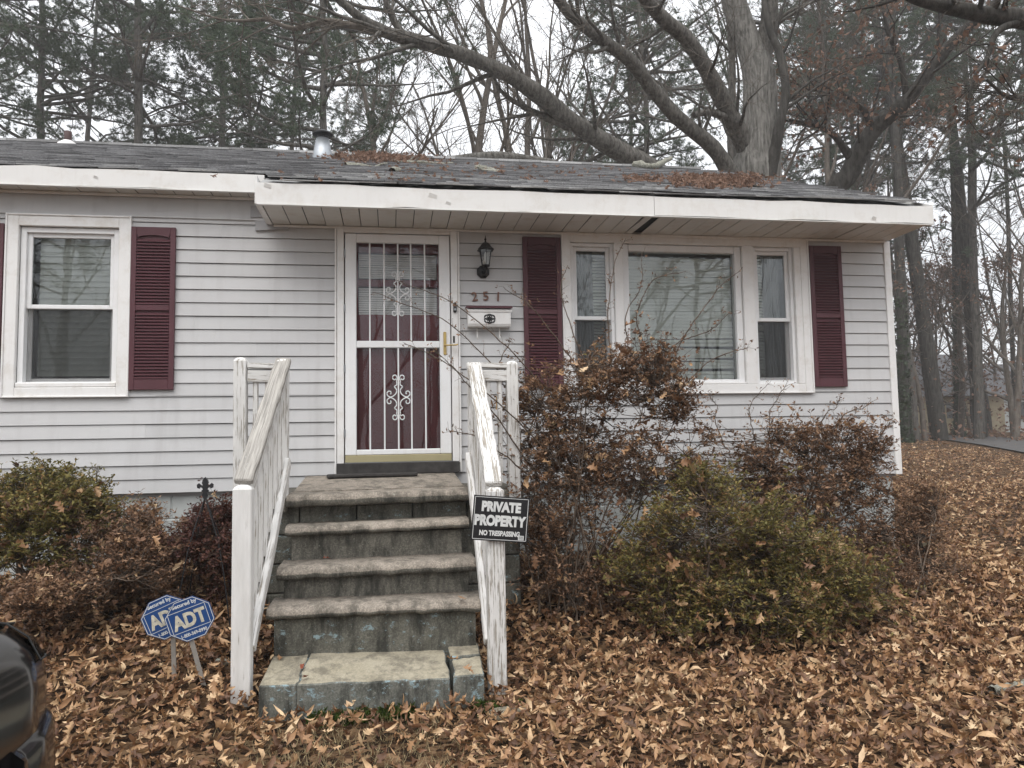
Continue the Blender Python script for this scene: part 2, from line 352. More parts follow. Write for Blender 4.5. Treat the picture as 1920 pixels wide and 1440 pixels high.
M = dict(
    patch=m_plain('darker grey siding patch', (.36, .355, .36), .6, .06, 3),
    siding=m_siding(), white=m_white(), vinyl=m_white('white vinyl window frame', (.82, .82, .82), .25), fascia=m_white('white fascia metal', (.75, .742, .72), .4),
    soffit=m_white('grimy white soffit', (.66, .645, .61), .8), peel=m_peel('flaking white paint', .30), peel4=m_peel('cracked white paint over grey wood', .40), peel2=m_peel('weathered bare rail', .92, (.36, .34, .31)), peel3=m_peel('white painted post', .10),
    maroon=m_plain('maroon shutter plastic', (.088, .029, .037), .5, .12, 5), door=m_plain('dark red door paint', (.17, .030, .036), .4, .1, 5),
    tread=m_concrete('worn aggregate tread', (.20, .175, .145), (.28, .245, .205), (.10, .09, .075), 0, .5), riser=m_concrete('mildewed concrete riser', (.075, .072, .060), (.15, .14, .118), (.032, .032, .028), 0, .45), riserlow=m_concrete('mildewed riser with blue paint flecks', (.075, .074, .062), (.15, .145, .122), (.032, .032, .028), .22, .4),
    slabtop=m_concrete('yellowed slab top', (.29, .26, .19), (.36, .325, .25), (.15, .135, .105), 0, .2), slabside=m_concrete('slab side with old blue paint', (.11, .115, .10), (.20, .20, .175), (.030, .031, .028), .6, .3),
    block=m_plain('pale painted concrete block', (.44, .46, .45), .85, .1, 9, 0, .4, .2), shingle=m_shingle(), glass=m_glass(), doorglass=m_glass('storm door glass', (.93, .93, .93), .0, .10, 1.4), soil=m_soil(),
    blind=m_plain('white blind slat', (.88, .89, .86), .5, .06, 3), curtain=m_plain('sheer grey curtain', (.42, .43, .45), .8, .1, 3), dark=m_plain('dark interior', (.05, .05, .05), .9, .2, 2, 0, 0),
    black=m_plain('black painted metal', (.016, .016, .018), .45, .2, 20), brass=m_plain('brass', (.55, .40, .16), .35, .15, 20, .9), steel=m_plain('galvanised steel', (.34, .36, .38), .5, .1, 9, .85),
    darkwood=m_plain('dark weathered board', (.055, .052, .050), .9, .35, 12, 0, .6, .15), rust=m_plain('brown metal digit', (.17, .085, .06), .6, .25, 30), kick=m_plain('gold kick plate', (.42, .37, .22), .45, .08, 4, .3),
    oakbark=m_bark('oak bark', (.075, .072, .065), (.25, .24, .22), 1.7, 1.0, .13), limbbark=m_bark('grey limb bark', (.06, .056, .05), (.17, .16, .145), 1.4, .8, .3), pinebark=m_bark('pine bark', (.055, .052, .048), (.15, .14, .125), 1.3), darkbark=m_bark('dark damp bark', (.035, .033, .03), (.085, .08, .072)),
    twig=m_bark('bare twig', (.085, .072, .06), (.16, .14, .12), 1, .2), stem=m_bark('shrub stem', (.055, .040, .031), (.17, .13, .10), 3, .3), lichen=m_bark('lichen covered stick', (.16, .15, .12), (.42, .42, .36), 4, .8, 1),
    needle=m_leaf('pine needles', [(0, (.040, .062, .040)), (.5, (.075, .105, .066)), (1, (.125, .155, .090))], .6, .2),
    oakleaf=m_leaf('dry oak leaf', [(0, (.085, .043, .024)), (.22, (.17, .086, .046)), (.42, (.26, .135, .066)), (.62, (.38, .215, .105)), (.8, (.54, .35, .19)), (.93, (.70, .51, .31)), (1, (.28, .10, .05))], .55, .15, True, .45, .10),
    hangleaf=m_leaf('hanging brown leaf', [(0, (.10, .062, .046)), (.5, (.19, .115, .082)), (1, (.29, .185, .135))], .8, .3),
    brownazalea=m_leaf('brown winter azalea leaf', [(0, (.075, .042, .027)), (.3, (.15, .085, .050)), (.6, (.24, .14, .085)), (.8, (.36, .22, .13)), (.9, (.44, .29, .17)), (1, (.20, .16, .05))], .6, .2),
    redazalea=m_leaf('burgundy winter leaf', [(0, (.045, .020, .018)), (.5, (.10, .040, .032)), (.85, (.16, .075, .05)), (1, (.08, .075, .03))], .6, .2),
    greenazalea=m_leaf('olive green azalea leaf', [(0, (.055, .050, .020)), (.3, (.12, .11, .032)), (.55, (.20, .17, .050)), (.72, (.29, .215, .075)), (.84, (.30, .17, .08)), (1, (.20, .11, .065))], .5, .3),
    grass=m_leaf('dead grass', [(0, (.20, .15, .085)), (.6, (.36, .29, .165)), (1, (.24, .18, .09))], .8, .2), moss=m_plain('moss', (.045, .07, .014), .95, .4, 40, 0, .8, .1),
    blue=m_plain('faded blue sign', (.014, .058, .19), .45, .1, 14), signwhite=m_plain('sign white', (.62, .63, .62), .5, .12, 30), signcream=m_plain('peeling cream print', (.50, .47, .38), .6, .35, 38), signblack=m_plain('black sign', (.012, .012, .014), .4, .1, 10),
    stake=m_plain('dull aluminium stake', (.33, .31, .28), .55, .12, 20, .3), carpaint=m_plain('black car paint', (.008, .008, .009), .13, .05, 2, 0, 0, .6), rubber=m_plain('black rubber', (.014, .014, .014), .8, .1, 10), carglass=m_plain('tinted car glass', (.004, .005, .006), .03, .05, 2, 0, 0, .8),
    screen=m_screen(), asphalt=m_plain('grey driveway', (.095, .092, .09), .95, .2, 3, 0, .4, .05), nroof=m_plain('grey neighbour roof', (.10, .10, .105), .9, .15, 3), nwall=m_plain('tan neighbour wall', (.33, .28, .19), .85, .15, 2), ivy=m_leaf('ivy leaf', [(0, (.018, .03, .016)), (1, (.05, .07, .035))], .5, .1),
    redbrown=m_plain('maroon stack pipe', (.06, .032, .030), .7, .15, 9), lampglass=m_plain('frosted lamp glass', (.55, .5, .36), .3, .1, 9), bulb=m_plain('white bulb', (.8, .8, .78), .3, .05, 5))

# ------------------------------------------------------------------ ground and driveway
def grid_axis(a, b, fine, far):
    c = np.arange(a, b+1e-6, fine); s = fine; lo = [a]; hi = [b]
    while lo[-1] > -far: s *= 1.35; lo.append(lo[-1]-s)
    s = fine
    while hi[-1] < far: s *= 1.35; hi.append(hi[-1]+s)
    return np.array(lo[:0:-1]+list(c)+hi[1:])
gx = grid_axis(-7, 34, .35, 130); gy = grid_axis(-9, 38, .35, 130)
X, Y = np.meshgrid(gx, gy); Z = terrain(X, Y)
n0 = len(gx); ii = (np.arange(len(gy)-1)[:, None]*n0 + np.arange(n0-1)[None]).ravel()
g = obj('ground', np.stack([X.ravel(), Y.ravel(), Z.ravel()], 1), np.stack([ii, ii+1, ii+1+n0, ii+n0], 1), M['soil'], smooth_=True); g['kind'] = 'structure'
def strip(name, pts, m, dz, mid=3):
    V = []; Fc = []
    for (ax, ay), (bx, by) in pts:
        for k in range(mid+1):
            x = ax+(bx-ax)*k/mid; y = ay+(by-ay)*k/mid; V.append((x, y, float(terrain(x, y))+dz))
    for i in range(len(pts)-1):
        for k in range(mid): a = i*(mid+1)+k; Fc.append((a, a+1, a+mid+2, a+mid+1))
    o = obj(name, V, Fc, m, smooth_=True); o['kind'] = 'structure'; return o
dr = []
for px, yn, yf in ((1640, 812.5, 808), (1700, 817, 808.5), (1760, 824, 812), (1840, 836, 818), (1920, 851, 826), (2100, 890, 845)):
    a = on_ground(px, yn); b = on_ground(px, yf); dr.append(((a[0], a[1]), (b[0], b[1])))
strip('driveway', dr, M['asphalt'], .05, 6)

# ------------------------------------------------------------------ the house
HX0, HX1, HY1 = -6.6, 4.79, 7.5
house = thing('house', 'single-storey house with grey vinyl siding, maroon shutters and dark shingle roof', 'house', (0, 0, .4))
SB, ROW = 1.126, .1122
OPEN = [(-3.055, -2.125, 1.92, 3.395), (-.45, .578, 1.235, 3.355), (1.535, 3.92, 1.91, 3.36)]     # holes in the front wall
def plank(x0, x1, za, zb, zrow, tilt=0, nm='siding_plank', m='siding', lift=0, h=ROW, parent=None):
    """one lapped course piece between heights za..zb of the course starting at zrow"""
    f = lambda z: -.006 - .012*(1-(z-zrow)/h) - lift
    if zb > zrow+h-.002: zb -= .005
    V = []
    for x, dz in ((x0, 0), (x1, tilt)):
        V += [(x, f(za), za+dz), (x, f(zb), zb+dz), (x, .012, zb+dz), (x, .012, za+dz)]
    Fc = [(0, 4, 5, 1), (0, 3, 7, 4), (1, 5, 6, 2), (0, 1, 2, 3), (4, 7, 6, 5), (2, 6, 7, 3)]
    return obj(nm, V, Fc, M[m], parent or house)
def cut(x0, x1, za, zb):
    """x intervals left between the openings for the height band za..zb"""
    iv = [(x0, x1)]
    for a, b, c, d in OPEN:
        if zb <= c+.006 or za >= d-.006: continue
        nv = []
        for p, q in iv:
            if b <= p or a >= q: nv.append((p, q)); continue
            if a-p > .01: nv.append((p, a))
            if q-b > .01: nv.append((b, q))
        iv = nv
    return iv
for k in range(22):
    z0 = SB+ROW*k; z1 = z0+ROW
    zs = sorted({z0, z1, *[v for o_ in OPEN for v in o_[2:] if z0+.004 < v < z1-.004]})
    for za, zb in zip(zs[:-1], zs[1:]):
        for x0, x1 in cut(HX0, 4.735, za, zb):
            if za > 3.38:
                if x0 > -1.1: continue
                x1 = min(x1, -1.0)
            zt = min(zb, 3.372) if x0 > -1.0 else min(zb, 3.598)
            if zt-za < .004: continue
            if x1-x0 > 1.4 and rng.random() < .5:      # a lapped end joint
                xj = float(rng.uniform(x0+.4, x1-.4)); plank(x0, xj, za, zt, z0, lift=.0018); plank(xj-.03, x1, za, zt-.001, z0)
            else: plank(x0, x1, za, zt, z0, tilt=float(rng.normal(0, .0014)) if x1-x0 > .8 else 0)
# two slipped courses under the left eave and the grey patch beside the porch roof
plank(-3.3, -1.02, 3.41, 3.52, 3.41, -.006, 'siding_plank', 'siding', .012)
plank(-1.17, -1.03, 3.425, 3.53, 3.425, .012, 'siding_patch', 'patch', .024)
plank(-1.13, -.86, 3.315, 3.425, 3.315, .018, 'siding_patch', 'patch', .020)
# backing wall behind the planks (with the same holes), side and rear walls, floor and ceiling
bk = []
zc = sorted({1.1, 3.62, *[v for o_ in OPEN for v in o_[2:]]})
for za, zb in zip(zc[:-1], zc[1:]):
    for x0, x1 in cut(HX0+.01, HX1-.03, za, zb): bk.append((x0, x1, .016, .13, za, zb))
boxes('wall', bk, M['patch'], house)
for nm, b in (('wall', (HX0, HX0+.12, .135, HY1, 1.1, 3.6)), ('wall', (HX1-.15, HX1-.02, .135, HY1, 1.1, 3.6)), ('wall', (HX0, HX1-.02, HY1-.12, HY1, 1.1, 3.6)),):
    box(nm, *b, M['siding'], house, 0)
box('floor', HX0+.13, HX1-.17, .14, HY1-.13, 1.16, 1.2, M['darkwood'], house, 0)
box('ceiling', HX0+.13, HX1-.17, .14, HY1-.13, 3.5, 3.54, M['curtain'], house, 0)
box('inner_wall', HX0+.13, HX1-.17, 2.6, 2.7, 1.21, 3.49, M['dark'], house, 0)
for k in range(20):      # courses on the right-hand end wall
    z0 = 1.126+ROW*k
    V = [(HX1-.006, .1, z0), (HX1-.006, HY1, z0), (HX1-.018, HY1, z0+ROW), (HX1-.018, .1, z0+ROW)]
    obj('siding_plank', V+[(HX1-.03, .1, z0), (HX1-.03, HY1, z0), (HX1-.03, HY1, z0+ROW), (HX1-.03, .1, z0+ROW)], BF, M['siding'], house)
box('corner_board', 4.732, 4.80, -.026, .09, 1.118, 3.37, M['white'], house, .003)
# foundation: painted blocks, every one its own
fb = None
for r in range(5):
    z1 = 1.108-.203*r; off = .203*(r % 2)
    for i in range(29):
        x0 = -6.65+off+.406*i; x1 = min(x0+.398, 4.74)
        if x1-x0 < .1: continue
        if fb is None or x1-x0 < .397: b = box('concrete_block', x0, x1, .028, .2, z1-.195, z1, M['block'], house, .006); fb = fb or b
        else: copy_of(fb, ((x0+x1)/2, .114, z1-.0975), house)
box('mortar', -6.6, 4.735, .036, .19, .05, 1.105, M['block'], house, 0)
for r in range(5):
    z1 = 1.108-.203*r
    for i in range(18):
        y0 = .215+.406*i; b = box('concrete_block', 4.59, 4.762, y0, y0+.398, z1-.195, z1, M['block'], house, .006)
box('mortar', 4.60, 4.752, .20, HY1, .05, 1.105, M['block'], house, 0)

# --- roof
roof = obj('roof', [(HX0-.3, EAVE_Y+.02, EAVE_Z-.03), (4.80, EAVE_Y+.02, EAVE_Z-.03), (4.80, RIDGE_Y, roof_z(RIDGE_Y)-.035), (HX0-.3, RIDGE_Y, roof_z(RIDGE_Y)-.035), (4.80, 2*RIDGE_Y+.4, roof_z(0)-.25), (HX0-.3, 2*RIDGE_Y+.4, roof_z(0)-.25),
                    (-1.02, EAVE_Y+.02, EAVE_Z-.03), (-1.02, -.2, roof_z(-.2)-.03), (HX0-.3, -.2, roof_z(-.2)-.03)],
           [(6, 1, 2, 7), (8, 7, 2, 3), (3, 2, 4, 5)], M['shingle'], house)
ang = math.atan(SLOPE); sv = np.array([0, math.cos(ang), math.sin(ang)]); nv = np.array([0, -math.sin(ang), math.cos(ang)])
def shingle_vf(wd, ln=.155, th=.012, j=0.):
    V = []
    for x in (0, wd):
        dz = j*(x/wd-.5)
        V += [(x, 0, dz+.004), (x, 0, dz+.004+th), (x, ln, .003), (x, ln, -.004)]
    return np.array(V), [(0, 4, 5, 1), (1, 5, 6, 2), (0, 1, 2, 3), (4, 7, 6, 5), (0, 3, 7, 4)]
SH = []
for k in range(6):
    V, Fc = shingle_vf(.300-.004*(k % 2), .155+.004*(k % 3), .0085+.0015*(k % 3), float(rng.normal(0, .006)))
    SH.append((mesh_data('shingle', V, Fc, M['shingle']), V, Fc))
A = Acc(); ns = 0
rows = int(4.75/.122)
for r in range(rows):
    s0 = r*.122
    base = np.array([0, EAVE_Y-.012, EAVE_Z]) + sv*s0
    x = HX0-.35 + (.15*(r % 2)+.05*(r % 3))
    while x < 4.80:
        wd = .305
        if x > -1.30 or base[1] > -.22:
            if x < -1.02 and base[1] <= -.22: x += wd; continue
            p = base+np.array([x, 0, 0])+nv*float(rng.uniform(0, .0035))
            if r == 0: p[2] += .006*math.sin(x*2.1)-.006
            k = int(rng.integers(0, 6))
            if x+wd > 4.86: x += wd; continue
            near_eave = (r < 9 and x > -1.1) or (base[1] > -.22 and base[1] < .06 and x > -3.6)
            if near_eave and ns < 290:
                o = link('shingle', SH[k][0], p, roof); o.rotation_euler = (ang, float(rng.normal(0, .004)), float(rng.normal(0, .006))); ns += 1
            else:
                c, s_ = math.cos(ang), math.sin(ang); V = SH[k][1]; W = np.stack([V[:, 0], V[:, 1]*c-V[:, 2]*s_, V[:, 1]*s_+V[:, 2]*c], 1)+p
                Fq = np.array(SH[k][2]); A.add(W, Fq)
        x += wd
A.obj('shingle_rows', M['shingle'], roof, smooth_=False, kind='stuff')
boxes('ridge_cap', [(HX0-.3+.3*i, HX0-.3+.3*i+.295, RIDGE_Y-.13, RIDGE_Y+.13, roof_z(RIDGE_Y)-.03, roof_z(RIDGE_Y)-.002+.003*(i % 3)) for i in range(38)], M['shingle'], roof, kind='stuff')
# --- fascias and soffits
def bent_fascia(x0, x1, y, z0, z1, segs, dip=.004):
    V = []; Fc = []
    for i in range(segs+1):
        x = x0+(x1-x0)*i/segs; a, b, c = rng.normal(0, dip, 3)*np.array([.6, 1, .8])
        if i in (0, segs): a = b = c = 0
        V += [(x, y+c, z0+a), (x, y+c*.5, z1+b), (x, y+.02, z1+b), (x, y+.02, z0+a)]
    for i in range(segs):
        for k in range(4): Fc.append((4*i+k, 4*i+4+k, 4*i+4+(k+1) % 4, 4*i+(k+1) % 4))
    Fc += [(0, 1, 2, 3), tuple(4*segs+k for k in (3, 2, 1, 0))]
    return obj('fascia', V, Fc, M['fascia'], house)
bent_fascia(-1.025, 2.196, EAVE_Y, 3.368, 3.535, 14); bent_fascia(2.20, 4.81, EAVE_Y-.001, 3.372, 3.533, 10, .005)
bent_fascia(HX0-.3, -1.03, -.215, 3.592, 3.736, 20)
box('fascia', -1.04, -1.022, EAVE_Y+.022, -.0, 3.372, 3.60, M['fascia'], house, .002)
for fx, fz, s_ in ((.30, 3.46, .05), (.44, 3.41, .03), (-.97, 3.50, .04), (-2.35, 3.66, .025), (4.2, 3.40, .03)):
    yf = (EAVE_Y if fx > -1.02 else -.215)-.002; obj('torn_flap', [(fx, yf, fz), (fx+s_*1.4, yf, fz-.012), (fx+s_*1.5, yf-.007, fz+s_*.35), (fx+s_*.25, yf-.009, fz+s_*.75)], [(0, 1, 2, 3), (3, 2, 1, 0)][:1], M['fascia'], house)
box('fascia_lip', -1.02, 4.8, EAVE_Y-.006, EAVE_Y+.03, 3.36, 3.366, M['fascia'], house, 0)
box('fascia_lip', HX0-.3, -1.03, -.222, -.19, 3.584, 3.590, M['fascia'], house, 0)
V = [(4.80, EAVE_Y+.0, 3.37), (4.80, EAVE_Y+.0, 3.545), (4.80, RIDGE_Y, roof_z(RIDGE_Y)-.03), (4.80, RIDGE_Y, roof_z(RIDGE_Y)-.2)]
obj('rake_board', V+[(x+.012, y, z) for x, y, z in V], BF, M['fascia'], house)
gab = [(4.77, 0, 3.6), (4.77, 7.5, 3.6), (4.77, RIDGE_Y, roof_z(RIDGE_Y)-.1)]
obj('gable', gab+[(x-.03, y, z) for x, y, z in gab], [(0, 1, 2), (5, 4, 3), (0, 3, 4, 1), (1, 4, 5, 2), (2, 5, 3, 0)], M['siding'], house)
# soffit boards, each its own
x = -.985; i = 0; sp0 = {}
while x < 4.70:
    wd = .148
    if True:      # one board has slipped and leaves a dark gap
        dz = float(rng.normal(0, .0018))
        if 2.0 < x < 2.12: dz = -.012
        if 'a' not in sp0: sp0['a'] = box('soffit_board', x, x+wd-.006, EAVE_Y+.03, -.02, 3.374, 3.382, M['soffit'], house, .003); o = sp0['a']
        else: o = copy_of(sp0['a'], (x+wd/2-.003, (EAVE_Y+.01)/2, 3.378+dz), house)
        if 2.05 < x < 2.20: o.scale.x = .45; o.location.x -= .03; o.rotation_euler.z = .03
        o.rotation_euler.y = float(rng.normal(0, .006)); o.rotation_euler.x = float(rng.normal(0, .003))
    x += wd
boxes('soffit_deck', [(-1.0, 4.78, EAVE_Y+.03, .01, 3.40, 3.41)], M['dark'], house)
x = HX0-.2
while x < -1.06:
    if 'b' not in sp0: sp0['b'] = box('soffit_board', x, x+.142, -.19, -.02, 3.602, 3.609, M['soffit'], house, .003)
    else: copy_of(sp0['b'], (x+.071, -.105, 3.6055+float(rng.normal(0, .0012))), house)
    x += .148
boxes('soffit_deck', [(HX0-.2, -1.05, -.19, .01, 3.62, 3.63)], M['dark'], house)
box('soffit_trim', -.98, 4.74, -.040, -.019, 3.352, 3.371, M['white'], house, .003)
box('soffit_trim', HX0, -1.05, -.040, -.019, 3.578, 3.600, M['white'], house, .003)
box('soffit_trim', -1.02, -.988, EAVE_Y+.03, -.042, 3.366, 3.374, M['white'], house, .002)

# --- windows
def frame4(nm, x0, x1, z0, z1, wl_, wt, wb, y0, y1, m, par, bev=.003):
    box(nm, x0, x0+wl_, y0, y1, z0, z1, m, par, bev); box(nm, x1-wl_, x1, y0, y1, z0, z1, m, par, bev)
    box(nm, x0+wl_, x1-wl_, y0+.001, y1, z1-wt, z1, m, par, bev); box(nm, x0+wl_, x1-wl_, y0+.001, y1, z0, z0+wb, m, par, bev)
def pane(x0, x1, y, z0, z1, par, m='glass'): return obj('pane', bv(x0, x1, y, y+.004, z0, z1), BF, M[m], par)
def blinds(x0, x1, z0, z1, y, pitch, depth, tilt, par, bad=()):
    n = int((z1-z0)/pitch); first = None
    for i in range(n):
        z = z1-pitch*(i+.6); t = tilt
        if first is None:
            V = []; 
            for xx in (x0, x1):
                for u, h in ((-.5, 0), (-.17, .0022), (.17, .0022), (.5, 0)): V.append((xx, y+u*depth*math.cos(t)-h*math.sin(t), z+u*depth*math.sin(t)+h*math.cos(t)))
            first = obj('blind_slat', V, [(0, 4, 5, 1), (1, 5, 6, 2), (2, 6, 7, 3)], M['blind'], par, True); o = first; base = np.array(wl(first))
        else: o = copy_of(first, (base[0], base[1], base[2]-pitch*i+float(rng.normal(0, pitch*.05))), par)
        o.rotation_euler.y = float(rng.normal(0, .0015))
        if i in bad: o.rotation_euler.y = float(rng.choice([-1, 1])*rng.uniform(.012, .03)); o.rotation_euler.x = float(rng.uniform(-.6, .6)); o.location.z += float(rng.normal(0, .012))
def sash(x0, x1, z0, z1, y, par, wd=.035, thick=.03):
    frame4('sash', x0, x1, z0, z1, wd, wd, wd, y, y+thick, M['vinyl'], par, .004); pane(x0+wd-.004, x1-wd+.004, y+.014, z0+wd-.004, z1-wd+.004, par)
def double_hung(x0, x1, z0, z1, meet, par, jw=.03):
    frame4('jamb', x0, x1, z0, z1, jw, jw, jw, .0, .11, M['vinyl'], par, .003)
    sash(x0+jw, x1-jw, meet-.018, z1-jw, .028, par); sash(x0+jw, x1-jw, z0+jw, meet+.018, .062, par); obj('screen', bv(x0+jw+.01, x1-jw-.01, .040, .041, z0+jw+.01, meet-.02), BF, M['screen'], par)
def casing(x0, x1, z0, z1, wd, bot, par):
    frame4('casing', x0, x1, z0, z1, wd, wd, bot, -.034, .012, M['white'], par, .004)
    frame4('casing_bead', x0-.012, x1+.012, z0-.012, z1+.012, .014, .014, .014, -.044, -.01, M['white'], par, .003)
wn = thing('window', '', '', (-2.59, 0, 1.905)); wn.parent = house; wn.location = np.array((-2.59, 0, 1.905))-wl(house); del wn['label'], wn['category']
casing(-3.055, -2.125, 1.92, 3.395, .085, .07, wn); double_hung(-2.965, -2.215, 1.992, 3.305, 2.655, wn, .042)
boxes('sill', [(-2.966, -2.214, -.028, .03, 1.992, 2.03)], M['white'], wn, .006)
blinds(-2.87, -2.31, 2.06, 3.25, .135, .050, .060, R_(74), wn)
pw = thing('window', '', '', (2.72, 0, 1.9)); pw.parent = house; pw.location = np.array((2.72, 0, 1.9))-wl(house); del pw['label'], pw['category']
casing(1.535, 3.92, 1.91, 3.36, .072, .075, pw)
double_hung(1.61, 2.015, 1.988, 3.285, 2.60, pw); double_hung(3.375, 3.78, 1.988, 3.285, 2.60, pw)
box('mullion', 2.017, 2.098, -.030, .11, 1.986, 3.287, M['white'], pw); box('mullion', 3.262, 3.373, -.030, .11, 1.986, 3.287, M['white'], pw)
box('casing', 3.782, 3.847, -.031, .06, 1.986, 3.287, M['white'], pw)
frame4('picture_frame', 2.10, 3.26, 1.988, 3.285, .062, .062, .045, .0, .09, M['vinyl'], pw, .006); pane(2.16, 3.20, .045, 2.03, 3.226, pw)
box('sill', 2.10, 3.26, -.03, -.001, 1.986, 2.005, M['white'], pw, .005)
blinds(2.155, 3.205, 2.03, 3.20, .125, .030, .0325, R_(76), pw, bad=(24, 25, 28, 31, 32, 35))
def curtain(x0, x1, z0, z1, y, par):
    n = 46; V = []; Fc = []
    for i in range(n):
        x = x0+(x1-x0)*i/(n-1); d = .018*math.sin(i*.95)+.008*math.sin(i*2.3+1)
        V += [(x, y+d, z0), (x, y+d*.6, z1)]
    obj('curtain', V, [(2*i, 2*i+2, 2*i+3, 2*i+1) for i in range(n-1)], M['curtain'], par, True)
blinds(1.84, 1.975, 2.04, 3.25, .15, .030, .0325, R_(60), pw); curtain(1.63, 1.85, 2.02, 3.26, .14, pw)
blinds(3.41, 3.54, 2.04, 3.25, .15, .030, .0325, R_(60), pw, bad=(22, 24, 27)); curtain(3.53, 3.70, 2.02, 3.26, .14, pw)

# --- shutters with real louvres
def shutter(x0, x1, z0, z1):
    s = obj('shutter', np.concatenate([bv(x0, x0+.042, -.046, -.019, z0, z1), bv(x1-.042, x1, -.046, -.019, z0, z1), bv(x0+.042, x1-.042, -.045, -.019, z1-.066, z1), bv(x0+.042, x1-.042, -.045, -.019, z0, z0+.085),
            bv(x0+.042, x1-.042, -.045, -.019, z0+.655, z0+.70), bv(x0+.042, x1-.042, -.026, -.020, z0+.08, z1-.06)]),
            [tuple(i+8*k for i in f) for k in range(6) for f in BF], M['maroon'], house, bevel=.004)
    xs = np.linspace(x0+.05, x1-.05, 9); zt = z1-.066; V = []; xm = (x0+x1)/2
    for x in xs:
        b = zt-.022+.020*max(0, math.cos((x-xm)/(x1-xm-.05)*math.pi/2))**.7
        V += [(x, -.0455, b), (x, -.0455, zt+.004), (x, -.03, zt+.004), (x, -.03, b)]
    obj('arched_head', V, [(4*i+k, 4*i+4+k, 4*i+4+(k+1) % 4, 4*i+(k+1) % 4) for i in range(8) for k in range(4)], M['maroon'], s)
    first = None
    for a, b in ((z0+.09, z0+.65), (z0+.705, z1-.09)):
        n = int((b-a)/.0262)
        for i in range(n):
            z = a+.0262*(i+.5); y = -.035
            if first is None:
                V = [(x, y+dy, z+dz) for x in (x0+.043, x1-.043) for dy, dz in ((-.010, -.011), (-.010, -.004), (.010, .011), (.008, .002))]
                first = obj('louver', V, [(0, 4, 5, 1), (1, 5, 6, 2), (2, 6, 7, 3), (3, 7, 4, 0)], M['maroon'], s); base = np.array(wl(first))
            else: copy_of(first, (base[0], base[1], z), s)
shutter(-2.112, -1.765, 1.965, 3.32); shutter(-3.43, -3.075, 1.965, 3.32); shutter(1.168, 1.515, 1.965, 3.32); shutter(3.936, 4.268, 1.955, 3.305)

# --- door: casing, barred storm door, maroon front door behind it
dc = box('door_casing', -.455, -.395, -.040, .13, 1.235, 3.352, M['white'], house, .004)
box('door_casing', .523, .583, -.040, .13, 1.235, 3.352, M['white'], house, .004)
box('door_casing', -.394, .522, -.039, .13, 3.318, 3.352, M['white'], house, .004)
box('casing_bead', -.472, -.457, -.050, .0, 1.24, 3.352, M['white'], house, .003); box('casing_bead', .585, .600, -.050, .0, 1.24, 3.352, M['white'], house, .003)
st = thing('storm_door', '', '', (.063, -.03, 1.34)); st.parent = house; st.location = np.array((.063, -.03, 1.34))-wl(house); del st['label'], st['category']
DY0, DY1 = -.040, .000
box('stile', -.385, -.291, DY0, DY1, 1.40, 3.31, M['vinyl'], st, .005); box('stile', .420, .514, DY0, DY1, 1.40, 3.31, M['vinyl'], st, .005)
box('rail', -.290, .419, DY0, DY1, 3.234, 3.31, M['vinyl'], st, .005); box('rail', -.290, .419, DY0-.001, DY1, 2.316, 2.375, M['vinyl'], st, .005)
box('rail', -.290, .419, DY0, DY1, 1.40, 1.445, M['vinyl'], st, .005)
box('kick_plate', -.385, .514, DY0-.004, DY1, 1.338, 1.398, M['kick'], st, .004)
for z0, z1 in ((1.44, 2.32), (2.37, 3.24)): pane(-.293, .423, -.012, z0, z1, st, 'doorglass')
for z0, z1 in ((1.445, 2.316), (2.375, 3.234)):
    for xb in (-.177, -.055, .063, .175, .295): box('bar', xb-.0065, xb+.0065, -.036, -.020, z0, z1, M['vinyl'], st, .003)
sc = [(18, 128, ), (24, 121), (33, 122), (39, 131), (38, 143), (30, 151), (19, 151), (11, 142), (9, 128), (13, 112), (11, 97), (14, 84), (28, 73), (16, 58), (13, 42), (18, 26), (32, 12), (50, 3), (66, 6), (77, 18), (77, 32), (68, 42), (56, 41), (50, 31), (55, 22)]
for zc_ in (2.788, 1.888):
    for sx in (-1, 1):
        A = Acc()
        for sz in (-1, 1):
            p = smooth_path([(.063+sx*u*.00125, -.030, zc_+sz*v*.00126) for u, v in sc], 80); A.tubes(p, np.full(80, .0052), 5)
        A.obj('scroll', M['vinyl'], st)
h = box('handle', .452, .478, DY0-.012, DY0+.001, 2.255, 2.455, M['brass'], st, .004)
A = Acc(); A.tubes(smooth_path([(.465, -.05, 2.335), (.465, -.085, 2.335), (.49, -.092, 2.333), (.55, -.09, 2.335), (.575, -.088, 2.341)], 20), np.full(20, .007), 6); A.obj('lever', M['brass'], h)
for z in (1.55, 2.10, 2.62, 3.1): box('hinge', -.392, -.384, DY0-.006, DY0+.01, z, z+.07, M['steel'], st, .001)
box('strike_plate', .536, .552, -.043, -.039, 2.36, 2.42, M['darkwood'], house, 0)
fd = obj('front_door', np.concatenate([bv(-.39, -.28, .055, .10, 1.32, 3.315), bv(.41, .52, .055, .10, 1.32, 3.315), bv(-.28, .41, .055, .10, 1.32, 2.62), bv(-.28, .41, .055, .10, 3.17, 3.315), bv(-.28, .41, .055, .10, 2.87, 2.93), bv(-.21, .02, .045, .055, 1.5, 2.45), bv(.11, .34, .045, .055, 1.5, 2.45)]),
         [tuple(i+8*k for i in f) for k in range(7) for f in BF], M['door'], house, bevel=.004)
for z0, z1 in ((2.625, 2.865), (2.935, 3.165)): blinds(-.275, .405, z0, z1, .095, .020, .02, R_(70), fd)
box('sill_board', -.455, .578, -.075, .05, 1.236, 1.334, M['darkwood'], house, .006)
box('threshold', -.39, .52, -.055, .05, 1.334, 1.3378, M['steel'], house, 0)
